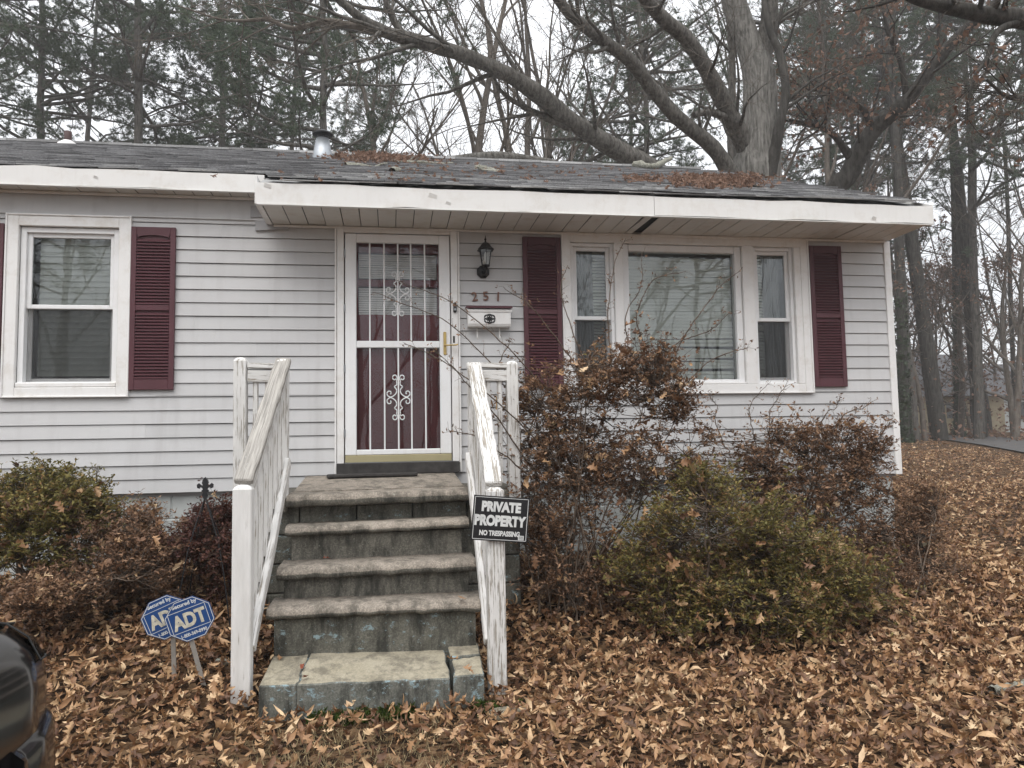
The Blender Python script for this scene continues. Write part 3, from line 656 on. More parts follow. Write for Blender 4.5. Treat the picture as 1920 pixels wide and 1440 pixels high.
# ------------------------------------------------------------------ things on the front wall
lan = thing('wall_lantern', 'black coach lantern on the wall right of the door', 'lantern', (.823, -.02, 3.03))
A = Acc(); th = np.linspace(0, 2*np.pi, 9)[:-1]
def lathe(prof, c, k=8, axis=2):
    V = []; Fc = []
    for r, z in prof:
        for i in range(k): a = 2*math.pi*(i+.5)/k; p = [r*math.cos(a), r*math.sin(a)]; V.append((c[0]+p[0], c[1]+p[1], c[2]+z) if axis == 2 else (c[0]+p[0], c[1]+z, c[2]+p[1]))
    for j in range(len(prof)-1):
        for i in range(k): Fc.append((j*k+i, j*k+(i+1) % k, j*k+k+(i+1) % k, j*k+k+i))
    Fc.append(tuple(range(k-1, -1, -1))); Fc.append(tuple((len(prof)-1)*k+i for i in range(k)))
    return np.array(V), Fc
V, Fc = lathe([(.058, 0), (.060, -.012), (.044, -.026), (.03, -.03)], (.81, -.018, 2.995), 8, 1); obj('back_plate', V, Fc, M['black'], lan)
A.tubes(smooth_path([(.81, -.045, 2.99), (.815, -.09, 2.965), (.823, -.125, 2.99), (.823, -.125, 3.03)], 14), np.full(14, .012), 6); A.obj('arm', M['black'], lan)
LC = (.823, -.125, 3.03)
V, Fc = lathe([(.01, -.02), (.040, -.008), (.036, .006)], LC, 6); obj('base', V, Fc, M['black'], lan)
V, Fc = lathe([(.034, .006), (.055, .138)], LC, 6); obj('lamp_glass', V, Fc[:-2], M['glass'], lan)
V, Fc = lathe([(.012, .0), (.014, .10), (.006, .12)], LC, 8); obj('bulb', V, Fc, M['bulb'], lan, True)
A = Acc()
for i in range(6):
    a = 2*math.pi*(i+.5)/6; A.tubes([(LC[0]+.035*math.cos(a), LC[1]+.035*math.sin(a), LC[2]+.004), (LC[0]+.056*math.cos(a), LC[1]+.056*math.sin(a), LC[2]+.14)], [.0035, .0035], 4)
A.obj('cage', M['black'], lan)
V, Fc = lathe([(.078, .134), (.080, .140), (.060, .160), (.040, .185), (.026, .200), (.010, .206), (.006, .222), (.012, .232), (.005, .245), (.002, .268)], LC, 6); obj('roof_cap', V, Fc, M['black'], lan)

mb = thing('mailbox', 'white wall mailbox with maroon lid edge and round black emblem', 'mailbox', (.85, -.02, 2.52))
pr = [(-.018, 2.495), (-.100, 2.495), (-.112, 2.52), (-.112, 2.625), (-.085, 2.645), (-.018, 2.655)]
V = [(x, y, z) for x in (.662, 1.040) for y, z in pr]; n = len(pr)
obj('box', V, [(k, (k+1) % n, n+(k+1) % n, n+k) for k in range(n)]+[tuple(range(n-1, -1, -1)), tuple(range(n, 2*n))], M['white'], mb, bevel=.003)
pr = [(-.016, 2.658), (-.090, 2.650), (-.114, 2.634), (-.118, 2.622), (-.122, 2.638), (-.092, 2.658), (-.016, 2.666)]
V = [(x, y, z) for x in (.652, 1.050) for y, z in pr]; n = len(pr)
lid = obj('lid', V, [(k, (k+1) % n, n+(k+1) % n, n+k) for k in range(n)]+[tuple(range(n-1, -1, -1)), tuple(range(n, 2*n))], M['white'], mb)
boxes('lid_edge', [(.648, 1.054, -.128, -.016, 2.668, 2.674), (.648, 1.054, -.128, -.1235, 2.655, 2.6675)], M['maroon'], lid)
A = Acc(); a = np.linspace(0, 2*np.pi, 25)
for cx, cz, r in ((0, 0, .043), (-.022, .014, .022), (.022, .014, .022), (-.022, -.014, .022), (.022, -.014, .022), (0, .024, .018), (0, -.024, .018), (0, 0, .016)):
    A.tubes(np.stack([.851+cx+1.1*r*np.cos(a), np.full(25, -.1155), 2.563+cz+.9*r*np.sin(a)], 1), np.full(25, .0040), 4)
A.obj('emblem', M['black'], mb)
for x in (.748, .945):
    A = Acc(); A.tubes(smooth_path([(x, -.045, 2.52), (x, -.05, 2.45), (x, -.06, 2.40), (x, -.085, 2.392), (x, -.09, 2.41)], 16), np.full(16, .0045), 5); A.obj('paper_hook', M['white'], mb)

def text_vf(body, size, bold=0, ext=0, sx=1.0):
    cu = bpy.data.curves.new('lettering', 'FONT'); cu.body = body; cu.size = size; cu.offset = bold; cu.extrude = ext; cu.align_x = 'CENTER'; cu.align_y = 'CENTER'; cu.resolution_u = 4
    o = bpy.data.objects.new('lettering', cu); COL.objects.link(o); dg = bpy.context.evaluated_depsgraph_get()
    me = o.evaluated_get(dg).to_mesh(); V = np.array([v.co[:] for v in me.vertices]).reshape(-1, 3); Fc = [tuple(p.vertices) for p in me.polygons]
    o.evaluated_get(dg).to_mesh_clear(); bpy.data.objects.remove(o); bpy.data.curves.remove(cu)
    V[:, 0] *= sx; return V, Fc
def lettering(body, size, org, ex, ez, m, parent, bold=0, ext=.0004, sx=1.0, name='lettering'):
    V, Fc = text_vf(body, size, bold, ext, sx); ex = np.asarray(ex, float); ez = np.asarray(ez, float); en = np.cross(ex, ez)
    return obj(name, np.asarray(org)+V[:, :1]*ex+V[:, 1:2]*ez+V[:, 2:3]*en, Fc, m, parent)
for ch, px, pz, rot, lab in (('2', 890, 557, .12, 'brown metal house digit 2 above the mailbox'), ('5', 911, 556, .10, 'brown metal house digit 5, hung between the 2 and the 1'), ('1', 934, 557, -.08, 'brown metal house digit 1, nearest the shutter')):
    p = on_y(px, pz, -.022); c, s_ = math.cos(rot), math.sin(rot)
    tag(lettering(ch, .112, p, (c, 0, s_), (-s_, 0, c), M['rust'], None, .002, .003, 1.0, 'house_number'), lab, 'house number', 'digits of the house number')
db = thing('doorbell', 'small black doorbell camera on the right door casing', 'doorbell', (.556, -.045, 2.62))
box('body', .541, .571, -.062, -.0405, 2.625, 2.715, M['black'], db, .008); V, Fc = lathe([(.010, 0), (.010, -.004), (.006, -.005)], (.556, -.0625, 2.650), 10, 1); obj('button', V, Fc, M['steel'], db)

# ------------------------------------------------------------------ concrete steps
SX0, SX1 = -.70, .53
stp = thing('concrete_steps', 'weathered concrete front steps of five risers with patchy blue paint', 'steps', (-.09, -1.5, .05))
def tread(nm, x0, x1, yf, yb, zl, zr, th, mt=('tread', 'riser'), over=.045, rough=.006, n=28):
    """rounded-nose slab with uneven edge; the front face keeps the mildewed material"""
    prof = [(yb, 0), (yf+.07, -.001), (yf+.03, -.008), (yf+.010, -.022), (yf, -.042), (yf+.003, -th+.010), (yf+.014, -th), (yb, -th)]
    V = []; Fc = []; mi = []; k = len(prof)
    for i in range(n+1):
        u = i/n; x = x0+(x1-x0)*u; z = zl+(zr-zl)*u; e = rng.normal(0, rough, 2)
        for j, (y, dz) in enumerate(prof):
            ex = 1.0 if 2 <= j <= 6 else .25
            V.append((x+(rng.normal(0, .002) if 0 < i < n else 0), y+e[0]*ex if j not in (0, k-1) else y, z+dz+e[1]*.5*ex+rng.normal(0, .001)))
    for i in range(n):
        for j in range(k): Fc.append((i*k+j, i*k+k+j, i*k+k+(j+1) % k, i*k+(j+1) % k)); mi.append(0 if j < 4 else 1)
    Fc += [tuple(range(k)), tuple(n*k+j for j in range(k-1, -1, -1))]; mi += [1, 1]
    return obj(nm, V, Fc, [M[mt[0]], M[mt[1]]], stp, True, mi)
def riser(nm, x0, x1, yf, yb, z0, z1, m='riser', n=20, rg=.004):
    V = []; Fc = []
    rows_ = 5
    for j in range(rows_):
        for i in range(n+1):
            V.append((x0+(x1-x0)*i/n, yf+float(rng.normal(0, rg)), z0+(z1-z0)*j/(rows_-1)))
    for j in range(rows_-1):
        for i in range(n): a = j*(n+1)+i; Fc.append((a, a+1, a+n+2, a+n+1))
    b = len(V); V += [(x0, yb, z0), (x1, yb, z0), (x1, yb, z1), (x0, yb, z1)]
    t0 = (rows_-1)*(n+1); Fc += [(0, t0, b+3, b), (n, b+1, b+2, t0+n), (b, b+3, b+2, b+1)]
    # top and sides closed by strips
    for j in range(rows_-1): pass
    Fc.append(tuple([t0+i for i in range(n+1)]+[b+2, b+3])); Fc.append(tuple([b, b+1]+[i for i in range(n, -1, -1)]))
    return obj(nm, V, Fc, M[m], stp)
tread('landing', SX0-.015, SX1+.02, -1.19, -.065, 1.155, 1.166, .085, rough=.004)
box('landing_edge', SX0-.33, SX0-.016, -1.13, -.065, 1.03, 1.145, M['riser'], stp, .01); box('landing_edge', SX1+.021, SX1+.42, -1.13, -.065, 1.03, 1.145, M['riser'], stp, .01)
for r in range(5):            # block wall under the landing
    z1 = 1.07-.2*r if r else 1.069
    xs = np.linspace(SX0-.33, SX1+.40, 6)
    for i in range(5): 
        a, b = xs[i]+(.1 if r % 2 and i else 0), xs[i+1]+(.1 if r % 2 and i < 4 else 0)
        box('landing_block', a+.004, b-.004, -1.075+float(rng.normal(0, .004)), -.07, z1-.196, z1-.002, M['riserlow'], stp, .008)
treads = [(-.705, .528, -1.32, -1.0, .953, .969), (-.715, .545, -1.61, -1.26, .727, .730), (-.735, .56, -1.87, -1.53, .534, .520)]
zb = .05
for i, (a, b, yf, yb, zl, zr) in enumerate(treads):
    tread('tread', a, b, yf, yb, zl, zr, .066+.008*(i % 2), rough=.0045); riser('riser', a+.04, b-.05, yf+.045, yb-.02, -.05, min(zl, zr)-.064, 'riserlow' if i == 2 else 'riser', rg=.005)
# bottom slab: a large piece and a broken-off corner, with cracked flags
def flag(nm, poly, z, zlo, mt):
    n = len(poly); V = [(x, y, zz+float(rng.normal(0, .001))) for (x, y), zz in zip(poly, z)]+[(x, y, zlo) for x, y in poly]
    Fc = [tuple(range(n))]+[(k, n+k, n+(k+1) % n, (k+1) % n) for k in range(n)]
    return obj(nm, V, Fc, [M[mt[0]], M[mt[1]]], stp, mi=[0]+[1]*n, bevel=.007)
def flagz(poly): return [.255 - .055*smooth(-1.80, -2.28, y)*1.0 - .03*(x+.7)/1.2 for x, y in poly]
def jag(a, b, n, amp):
    a = np.array(a); b = np.array(b); t = np.linspace(0, 1, n)[1:-1, None]; d = b-a; q = np.array([-d[1], d[0]])/np.linalg.norm(d)
    return [tuple(p) for p in a+d*t+q*rng.normal(0, amp, (n-2, 1))]
FY, BY = -2.235, -1.72
c1 = jag((-.70+.21, -1.82), (-.68+.16, FY), 9, .008)      # crack on the left
L0 = [(-.70, BY), (-.49, BY), (-.49, -1.82)]+c1+[(-.52, FY), (-.715, FY)]
mid_l = [(-.487, BY), (.305, BY), (.318, -1.9), (.312, -2.02), (.325, -2.12), (.318, FY)]+jag((.318, FY), (-.517, FY), 14, .006)+[(-.517, FY)]+c1[::-1]+[(-.487, -1.82)]
flag('slab_piece', [(x, y) for x, y in L0], flagz(L0), -.08, ('slabtop', 'slabside'))
flag('slab_piece', mid_l, flagz(mid_l), -.08, ('slabtop', 'slabside'))
R1 = [(.335, -1.76), (.53, -1.77), (.52, -1.97)]+jag((.52, -1.97), (.345, -2.0), 6, .006)+[(.342, -1.99)]
R2 = [(.347, -2.012)]+jag((.345, -2.012), (.52, -1.985), 6, .006)+[(.522, -1.985), (.512, FY+.005), (.335, FY-.005), (.352, -2.13)]
flag('slab_piece', R1, [z+.02 for z in flagz(R1)], -.08, ('slabtop', 'slabside')); flag('slab_piece', R2, [z+.012 for z in flagz(R2)], -.08, ('slabtop', 'slabside'))
box('threshold_board', -.52, .21, -.30, -.10, 1.222, 1.252, M['darkwood'], stp, .008).rotation_euler = (-.03, .0, .03)
V = [(SX0-.0, -.066, 1.235), (SX1, -.066, 1.235), (SX1, -.9, 1.17), (SX0, -.9, 1.16)]
obj('landing_topping', V+[(x, y, z-.06) for x, y, z in V], [tuple(f) for f in BF], M['tread'], stp)

# ------------------------------------------------------------------ the two stair railings
def railing(side, lab):
    L = side < 0
    top = np.array((-.755 if L else .60, -1.10, 0)); low = np.array((-.835 if L else .610, -2.05, 0)); outx = -1.03 if L else .885
    zt_up = 2.10 if L else 2.075; zl_top = 1.275 if L else 1.225
    r = thing('stair_railing', lab, 'railing', (low[0], -1.6, .2), 'railings beside the front steps')
    zb_low = float(terrain(low[0], low[1]))-.05
    beam('post', (low[0], low[1], zb_low), (low[0], low[1], zl_top-.02), .105, .10, M['peel3'] if L else M['peel4'], r, (1, 0, 0), .006, .02)
    beam('post', (top[0], top[1], 1.13 if L else 1.13), (top[0], top[1], zt_up-.02), .09, .09, M['peel'], r, (1, .05, 0), .006, .022)
    beam('post', (outx, top[1], 1.0), (outx-.006, top[1], zt_up-.01), .085, .09, M['peel'], r, (1, 0, 0), .006, .022)
    if not L: box('post_skirt', outx-.03, outx+.075, -1.0, -.97, 1.03, 1.6, M['soffit'], r, .004)
    # short guard between the two upper posts
    a, b = sorted((outx+(.044 if L else -.044), top[0]+(-.047 if L else .047)))
    beam('rail', (a, -1.10, 2.055), (b, -1.10, 2.05), .035, .085, M['peel'], r, (0, 0, 1)); beam('rail', (a, -1.12, 1.98), (b, -1.12, 1.975), .08, .03, M['peel'], r, (0, 0, 1))
    for t in (.28, .72): beam('baluster', (a+(b-a)*t, -1.10, 1.20), (a+(b-a)*t, -1.10, 1.96), .034, .034, M['peel'], r)
    # sloping handrail laid flat, lower rail and pickets between
    p0 = np.array((low[0], low[1]+.0, zl_top+.0)); p1 = np.array((top[0], top[1]-.07, zt_up-.07))
    d = unit((p1-p0)[None])[0]
    beam('handrail', p0+d*(-.01)+np.array((0, 0, .02)), p1+d*.10, .105, .042, M['peel2'] if L else M['peel4'], r, (1, 0, 0), .008, 0, 14, .0025)
    off = .032 if L else -.032
    q0 = np.array((low[0]+off*1.3, low[1]+.05, .34)); q1 = np.array((top[0]+off*1.6, top[1]-.06, 1.385))
    if not L: q0 = np.array((low[0]-.045, low[1]+.05, .30)); q1 = np.array((top[0]-.055, top[1]-.06, 1.40))
    beam('lower_rail', q0, q1, .04, .085, M['peel'], r, (1, 0, 0), .006, 0, 8, .002)
    beam('side_rail', p0+np.array((off*.4, .05, -.06)), p1+np.array((off*.4, -.0, -.06)), .035, .085, M['peel'], r, (1, 0, 0), .004)
    for i in range(7):
        t = (i+.7)/7.6; a_ = q0+(q1-q0)*t; b_ = p0+(p1-p0)*t; x = a_[0]*.5+b_[0]*.5-off*.4
        beam('baluster', (x, a_[1], a_[2]-.045), (x, a_[1], b_[2]-.03), .034, .034, M['peel'], r)
    return low
railing(-1, 'weathered white timber railing left of the steps, bare grey handrail'); railing(1, 'flaking white timber railing right of the steps, with a black sign on its post')

# ------------------------------------------------------------------ signs
sg = thing('private_property_sign', 'black PRIVATE PROPERTY NO TRESPASSING sign on the right lower post', 'sign', (.64, -2.13, 1.0))
Ysg = -2.125
TL, TR, BR, BL = [on_y(x, y, Ysg) for x, y in ((888.5, 927.5), (993.5, 934), (987.5, 1018.5), (884, 1012))]
ex = unit(((TR-TL)+(BR-BL))[None])[0]; ez = unit(((TL-BL)+(TR-BR))[None])[0]; ez = unit((ez-ex*np.dot(ex, ez))[None])[0]; ce = (TL+TR+BR+BL)/4
sw = np.linalg.norm(TR-TL); sh = np.linalg.norm(TL-BL); en = np.cross(ex, ez)
def rect(nm, cx, cz, wd, ht, th, dn, m, par):
    V = bv(cx-wd/2, cx+wd/2, dn-th, dn, cz-ht/2, cz+ht/2)
    return obj(nm, ce+V[:, :1]*ex+V[:, 1:2]*en+V[:, 2:3]*ez, BF, m, par)
panel = rect('panel', 0, 0, sw, sh, .003, 0, M['signblack'], sg)
for cx, cz, wd, ht in ((0, sh/2-.009, sw-.018, .003), (0, -sh/2+.009, sw-.018, .003), (-sw/2+.009, 0, .003, sh-.018), (sw/2-.009, 0, .003, sh-.018)): rect('border', cx, cz, wd, ht, .0008, .0018, M['signwhite'], panel)
fr_ = ce+en*.0016
def fit_text(body, cx, cz, wd, ht, m, par, bold, nm='lettering', o=None, e1=None, e2=None):
    V, Fc = text_vf(body, 1.0, bold, 0.0); a, b = V.min(0), V.max(0); V = (V-(a+b)/2); V[:, 0] *= wd/(b-a)[0]; V[:, 1] *= ht/(b-a)[1]
    o = fr_ if o is None else o; e1 = ex if e1 is None else e1; e2 = ez if e2 is None else e2
    return obj(nm, o+(V[:, :1]+cx)*e1+(V[:, 1:2]+cz)*e2, Fc, m, par)
fit_text('PRIVATE', 0, sh*.265, sw*.70, sh*.235, M['signwhite'], panel, .062)
fit_text('PROPERTY', 0, -sh*.045, sw*.92, sh*.25, M['signwhite'], panel, .062)
fit_text('NO TRESPASSING', 0, -sh*.325, sw*.72, sh*.12, M['signwhite'], panel, .05)
rect('barcode', sw*.385, -sh*.40, sw*.10, sh*.10, .0008, .0018, M['signwhite'], panel)
for i in range(6): rect('barcode_line', sw*(.352+.012*i), -sh*.40, sw*(.003+.002*(i % 2)), sh*.07, .0004, .0024, M['signblack'], panel)

def yard_sign(cpx, stake_px, Yd, rot, lab, rad=.148, lines=True):
    c0 = on_y(*cpx, Yd); b0 = on_y(*stake_px, Yd+.02); b0[2] = float(terrain(b0[0], b0[1]))-.1
    s = thing('yard_sign', lab, 'sign', (b0[0], b0[1], b0[2]+.1), 'blue security signs in the leaves')
    e1 = np.array((math.cos(rot), 0, math.sin(rot))); e2 = np.array((-math.sin(rot), 0, math.cos(rot))); e3 = np.array((0, -1., 0))
    V = []; Fc = []
    for d in (0, .004):
        for k in range(8): a = math.pi/8+k*math.pi/4; V.append(c0+e1*rad*math.cos(a)*1.02+e2*rad*math.sin(a)*.93+e3*d)
    Fc = [tuple(range(7, -1, -1)), tuple(range(8, 16))]+[(k, (k+1) % 8, 8+(k+1) % 8, 8+k) for k in range(8)]
    p = obj('sign_panel', V, Fc, M['blue'], s)
    o = c0+e3*.0052
    def line(pts, r=.0016, nm='border'):
        A_ = Acc()
        for q0, q1 in zip(pts[:-1], pts[1:]):
            dd = unit(np.array([q1-q0]))[0]; nn = np.cross(dd, e3); A_.add([q0-nn*r, q0+nn*r, q1+nn*r, q1-nn*r], [(0, 1, 2, 3)])
        A_.obj(nm, M['signwhite'], p, False)
    oct_ = [o+e1*rad*.955*math.cos(math.pi/8+k*math.pi/4)*1.02+e2*rad*.955*math.sin(math.pi/8+k*math.pi/4)*.93 for k in range(9)]
    line(oct_, .0017)
    rc = [o+e1*a*rad+e2*b*rad for a, b in ((-.78, .44), (.74, .44), (.74, -.42), (-.78, -.42), (-.78, .44))]; line(rc, .0014)
    fit_text('Secured by', -.02*rad, .64*rad, 1.02*rad, .22*rad, M['signwhite'], p, .03, 'lettering', o, e1, e2)
    fit_text('ADT', -.02*rad, .0, 1.38*rad, .62*rad, M['signcream'], p, .045, 'lettering', o, e1, e2)
    fit_text('1-800-369-0990', -.0*rad, -.60*rad, 1.05*rad, .15*rad, M['signwhite'], p, .025, 'lettering', o, e1, e2)
    top_ = c0-e2*rad*.6+e1*rad*(-.22 if lines else .05)-e3*.008; beam('stake', b0, top_, .026, .007, M['stake'], s, (1, 0, 0), .002)
YS = float(on_ground(388, 1272)[1])-.1
RS = 45*float(np.dot(on_y(357, 1160, YS)-CAM, FW))/F_PX
yard_sign((311, 1157), (328, 1283), YS+.07, R_(23), 'rear blue octagonal yard sign, half hidden by the front one', RS*.99, False)
yard_sign((356, 1160), (391, 1275), YS, R_(19), 'front blue octagonal yard sign with peeling cream letters', RS)

# ------------------------------------------------------------------ garden stake, path lamp, pipes on the roof
p = on_y(385, 912, -1.3); gb = float(terrain(p[0], p[1]))
ob = thing('garden_obelisk', 'thin black garden obelisk with a fleur-de-lis top left of the steps', 'garden ornament', (p[0], p[1], gb))
A = Acc()
for dx, dy in ((-.16, -.1), (.19, -.1), (.17, .14), (-.14, .14)): A.tubes(smooth_path([(p[0]+dx, p[1]+dy, gb-.05), (p[0]+dx*.6, p[1]+dy*.6, gb+(p[2]-gb)*.5), (p[0], p[1], p[2]-.07)], 8), np.full(8, .0045), 5)
A.obj('leg', M['black'], ob)
fl = [(0, .062), (.014, .045), (.021, .025), (.014, .004), (.026, .010), (.040, .022), (.052, .012), (.050, -.008), (.036, -.014), (.030, -.004), (.018, -.010), (.014, -.020), (.022, -.024), (.022, -.034), (.012, -.036), (.018, -.056), (.008, -.085), (0, -.09)]
fl = fl+[(-x, z) for x, z in fl[-2:0:-1]]; n = len(fl)
obj('fleur_de_lis', [(p[0]+x, p[1]+d, p[2]+z) for d in (-.008, .008) for x, z in fl], [tuple(range(n)), tuple(range(2*n-1, n-1, -1))]+[(k, n+k, n+(k+1) % n, (k+1) % n) for k in range(n)], M['black'], ob)
p = on_ground(1736, 1075); zl = at(1736, 1014, np.dot(p-CAM, FW))
pl = thing('path_lamp', 'small black solar path lamp standing in the leaves by the right corner', 'lamp', p)
c = (p[0], p[1], zl[2]); V, Fc = lathe([(.012, -.5), (.012, -.06), (.03, -.05)], c, 6); obj('stem', V, Fc, M['black'], pl)
V, Fc = lathe([(.032, -.05), (.048, .02)], c, 6); obj('lamp_glass', V, Fc, M['lampglass'], pl); V, Fc = lathe([(.068, .02), (.07, .028), (.04, .045), (.01, .06)], c, 6); obj('cap', V, Fc, M['black'], pl)
A = Acc()
for i in range(6): a = 2*math.pi*(i+.5)/6; A.tubes([(c[0]+.034*math.cos(a), c[1]+.034*math.sin(a), c[2]-.052), (c[0]+.05*math.cos(a), c[1]+.05*math.sin(a), c[2]+.022)], [.004, .004], 4)
A.obj('cage', M['black'], pl)
p = on_roof(605, 298)
vp = thing('roof_vent', 'galvanised cone roof vent with a dark rain cap', 'roof vent', p); s_ = 9.3/1420
V, Fc = lathe([(21*s_, -.12), (19.5*s_, .0), (12*s_, .25)], p, 16); obj('cone', V, Fc, M['steel'], vp, True)
V, Fc = lathe([(10*s_, .24), (10.5*s_, .29), (19*s_, .30), (19*s_, .312), (8*s_, .355)], p, 16); obj('rain_cap', V, Fc, M['black'], vp)
p = on_roof(127, 271)
sk = thing('vent_pipe', 'maroon vent pipe in a white flashing near the ridge', 'pipe', p)
V, Fc = lathe([(.125, -.08), (.12, .0), (.06, .045)], p, 14); obj('flashing', V, Fc, M['white'], sk, True); V, Fc = lathe([(.045, -.05), (.045, .17)], p, 12); obj('pipe', V, Fc, M['redbrown'], sk, True)

# ------------------------------------------------------------------ growing branches
def grow(S, D, L, R0, R1, n, wob, trop=0., bend=None):
    S = np.asarray(S, float); D = unit(np.asarray(D, float)); m = len(S); P = np.zeros((m, n, 3)); P[:, 0] = S; st = (np.asarray(L, float)/(n-1))[:, None]
    for i in range(1, n):
        D = D + rng.normal(0, wob, (m, 3)) + np.array([0, 0, trop])
        if bend is not None: D = D + bend
        D = unit(D); P[:, i] = P[:, i-1]+D*st
    t = np.linspace(0, 1, n)[None]; return P, np.asarray(R0)[:, None]*(1-t)+np.asarray(R1)[:, None]*t
def spawn(P, Rd, per, tmin, tmax, amin, amax):
    M_, n, _ = P.shape; b = np.repeat(np.arange(M_), per); k = len(b); t = rng.uniform(tmin, tmax, k)*(n-1); i = np.minimum(t.astype(int), n-2); u = (t-i)[:, None]
    S = P[b, i]*(1-u)+P[b, i+1]*u; T = unit(P[b, i+1]-P[b, i]); q = unit(np.cross(T, rng.normal(0, 1, (k, 3)))); a = rng.uniform(amin, amax, k)[:, None]
    return S, T*np.cos(a)+q*np.sin(a), Rd[b, i]*(1-u[:, 0])+Rd[b, i+1]*u[:, 0], b, t/(n-1)
def blade(l, w, curl=0.):
    return np.array([(0, 0, 0), (-w/2, l*.45, curl*.4), (w/2, l*.5, curl*.4), (0, l, -curl)]), np.array([(0, 2, 3), (0, 3, 1)])
def tuft(n, l, w, spread):
    A = Acc()
    for i in range(n):
        a = rng.uniform(0, 2*np.pi); e = rng.uniform(.15, spread); d = np.array([math.cos(a)*math.sin(e), math.sin(a)*math.sin(e), math.cos(e)]); q = unit(np.cross(d, rng.normal(0, 1, 3))); ll = l*rng.uniform(.7, 1.1)
        A.add([q*w/2, -q*w/2, d*ll], [(0, 1, 2)])
    return A.get()
PT = [tuft(15, .27, .020, 1.15) for _ in range(6)]
def scatter_on(P, per, temps, size, m_, name, parent, tmin=.3, jit=.05, kind=None, flat=False):
    M_, n, _ = P.shape; b = np.repeat(np.arange(M_), per); k = len(b); t = rng.uniform(tmin, 1, k)*(n-1); i = np.minimum(t.astype(int), n-2); u = (t-i)[:, None]
    S = P[b, i]*(1-u)+P[b, i+1]*u + rng.normal(0, jit, (k, 3)); T = unit(P[b, i+1]-P[b, i] + rng.normal(0, .5, (k, 3)))
    V, F_ = instance(temps, S, rot_frames(T, rng.uniform(0, 6.28, k)), rng.uniform(.7, 1.25, k)*size)
    return obj(name, V, F_, m_, parent, kind=kind)

def pine_proto(seed, H=26., r0=.27, z0=9.5, dens=1.0, gap=.55):
    global rng
    keep = rng; rng = np.random.default_rng(seed)
    root = thing('pine_tree', 'pine', 'tree', (0, 0, 0))
    n = 26; zz = np.linspace(-.3, H, n); pth = np.stack([np.cumsum(rng.normal(0, .045, n)), np.cumsum(rng.normal(0, .045, n)), zz], 1)
    rad = .80*r0*(1-.78*np.linspace(0, 1, n))
    A = Acc(); A.tubes(pth[None], rad[None], 9)
    nb = int(62*dens); h = z0+(H-z0)*rng.uniform(0, 1, nb)**.9; az = rng.uniform(0, 2*np.pi, nb); x0 = np.stack([np.interp(h, zz, pth[:, 0]), np.interp(h, zz, pth[:, 1]), h], 1)
    L = (1.2+3.6*np.sin(np.clip((H+1-h)/(H-z0+1), 0, 1)*2.2)**1.0)*rng.uniform(.55, 1.1, nb)
    P1, R1_ = grow(x0, np.stack([np.cos(az), np.sin(az), rng.uniform(-.25, .55, nb)], 1), L, .030+.012*L, np.full(nb, .012), 8, .11, .02)
    A.tubes(P1, R1_, 5)
    S, D, rr, b, t = spawn(P1, R1_, 7, .3, 1., .4, 1.1); P2, R2_ = grow(S, D+np.array([0, 0, .15]), L[b]*.42*(1.15-t*.6)*rng.uniform(.6, 1.2, len(S)), rr*.55, np.full(len(S), .006), 5, .14, .05); A.tubes(P2, R2_, 3)
    S, D, rr, b, t = spawn(P2, R2_, 3, .3, 1., .4, 1.0); P3, R3_ = grow(S, D+np.array([0, 0, .2]), rng.uniform(.3, .8, len(S)), rr*.6, np.full(len(S), .005), 4, .15, .06)
    # dead bare branch stubs lower down
    nd_ = 16; hd = rng.uniform(4, z0+4, nd_); ad = rng.uniform(0, 6.28, nd_); xd = np.stack([np.interp(hd, zz, pth[:, 0]), np.interp(hd, zz, pth[:, 1]), hd], 1)
    Pd, Rd = grow(xd, np.stack([np.cos(ad), np.sin(ad), rng.uniform(-.3, .2, nd_)], 1), rng.uniform(.8, 2.8, nd_), np.full(nd_, .03), np.full(nd_, .006), 6, .2); A.tubes(Pd, Rd, 4)
    S, D, rr, b, t = spawn(Pd, Rd, 5, .2, 1., .4, 1.1); Pe, Re = grow(S, D, rng.uniform(.3, 1.1, len(S)), rr*.5, np.full(len(S), .003), 4, .2); A.tubes(Pe, Re, 3)
    A.obj('trunk', M['pinebark'], root)
    B = Acc(); q = np.concatenate([P2[:, -4:], P3]); 
    M_, n_, _ = q.shape
    scatter_on(q, 3, PT, 1.0, M['needle'], 'crown', root, .35, .06)
    rng = keep; return root
def tree_copy(root, loc, rz, sc, label, group):
    r = root.copy(); COL.objects.link(r); r.location = loc; r.rotation_euler = (0, 0, rz); r.scale = (sc, sc, sc); r['label'] = label
    if group: r['group'] = group
    for ch in list(root.children): c = ch.copy(); COL.objects.link(c); c.parent = r; c.name = ch.name.split('.')[0]
    return r
def place(root, loc, rz, sc, label, group, first):
    if first: root.location = loc; root.rotation_euler = (0, 0, rz); root.scale = (sc, sc, sc); root['label'] = label; root['group'] = group; return root
    return tree_copy(root, loc, rz, sc, label, group)
def base_at(px, d, py=500):
    p = at(px, py, d); return (p[0], p[1], float(terrain(p[0], p[1]))-.05)

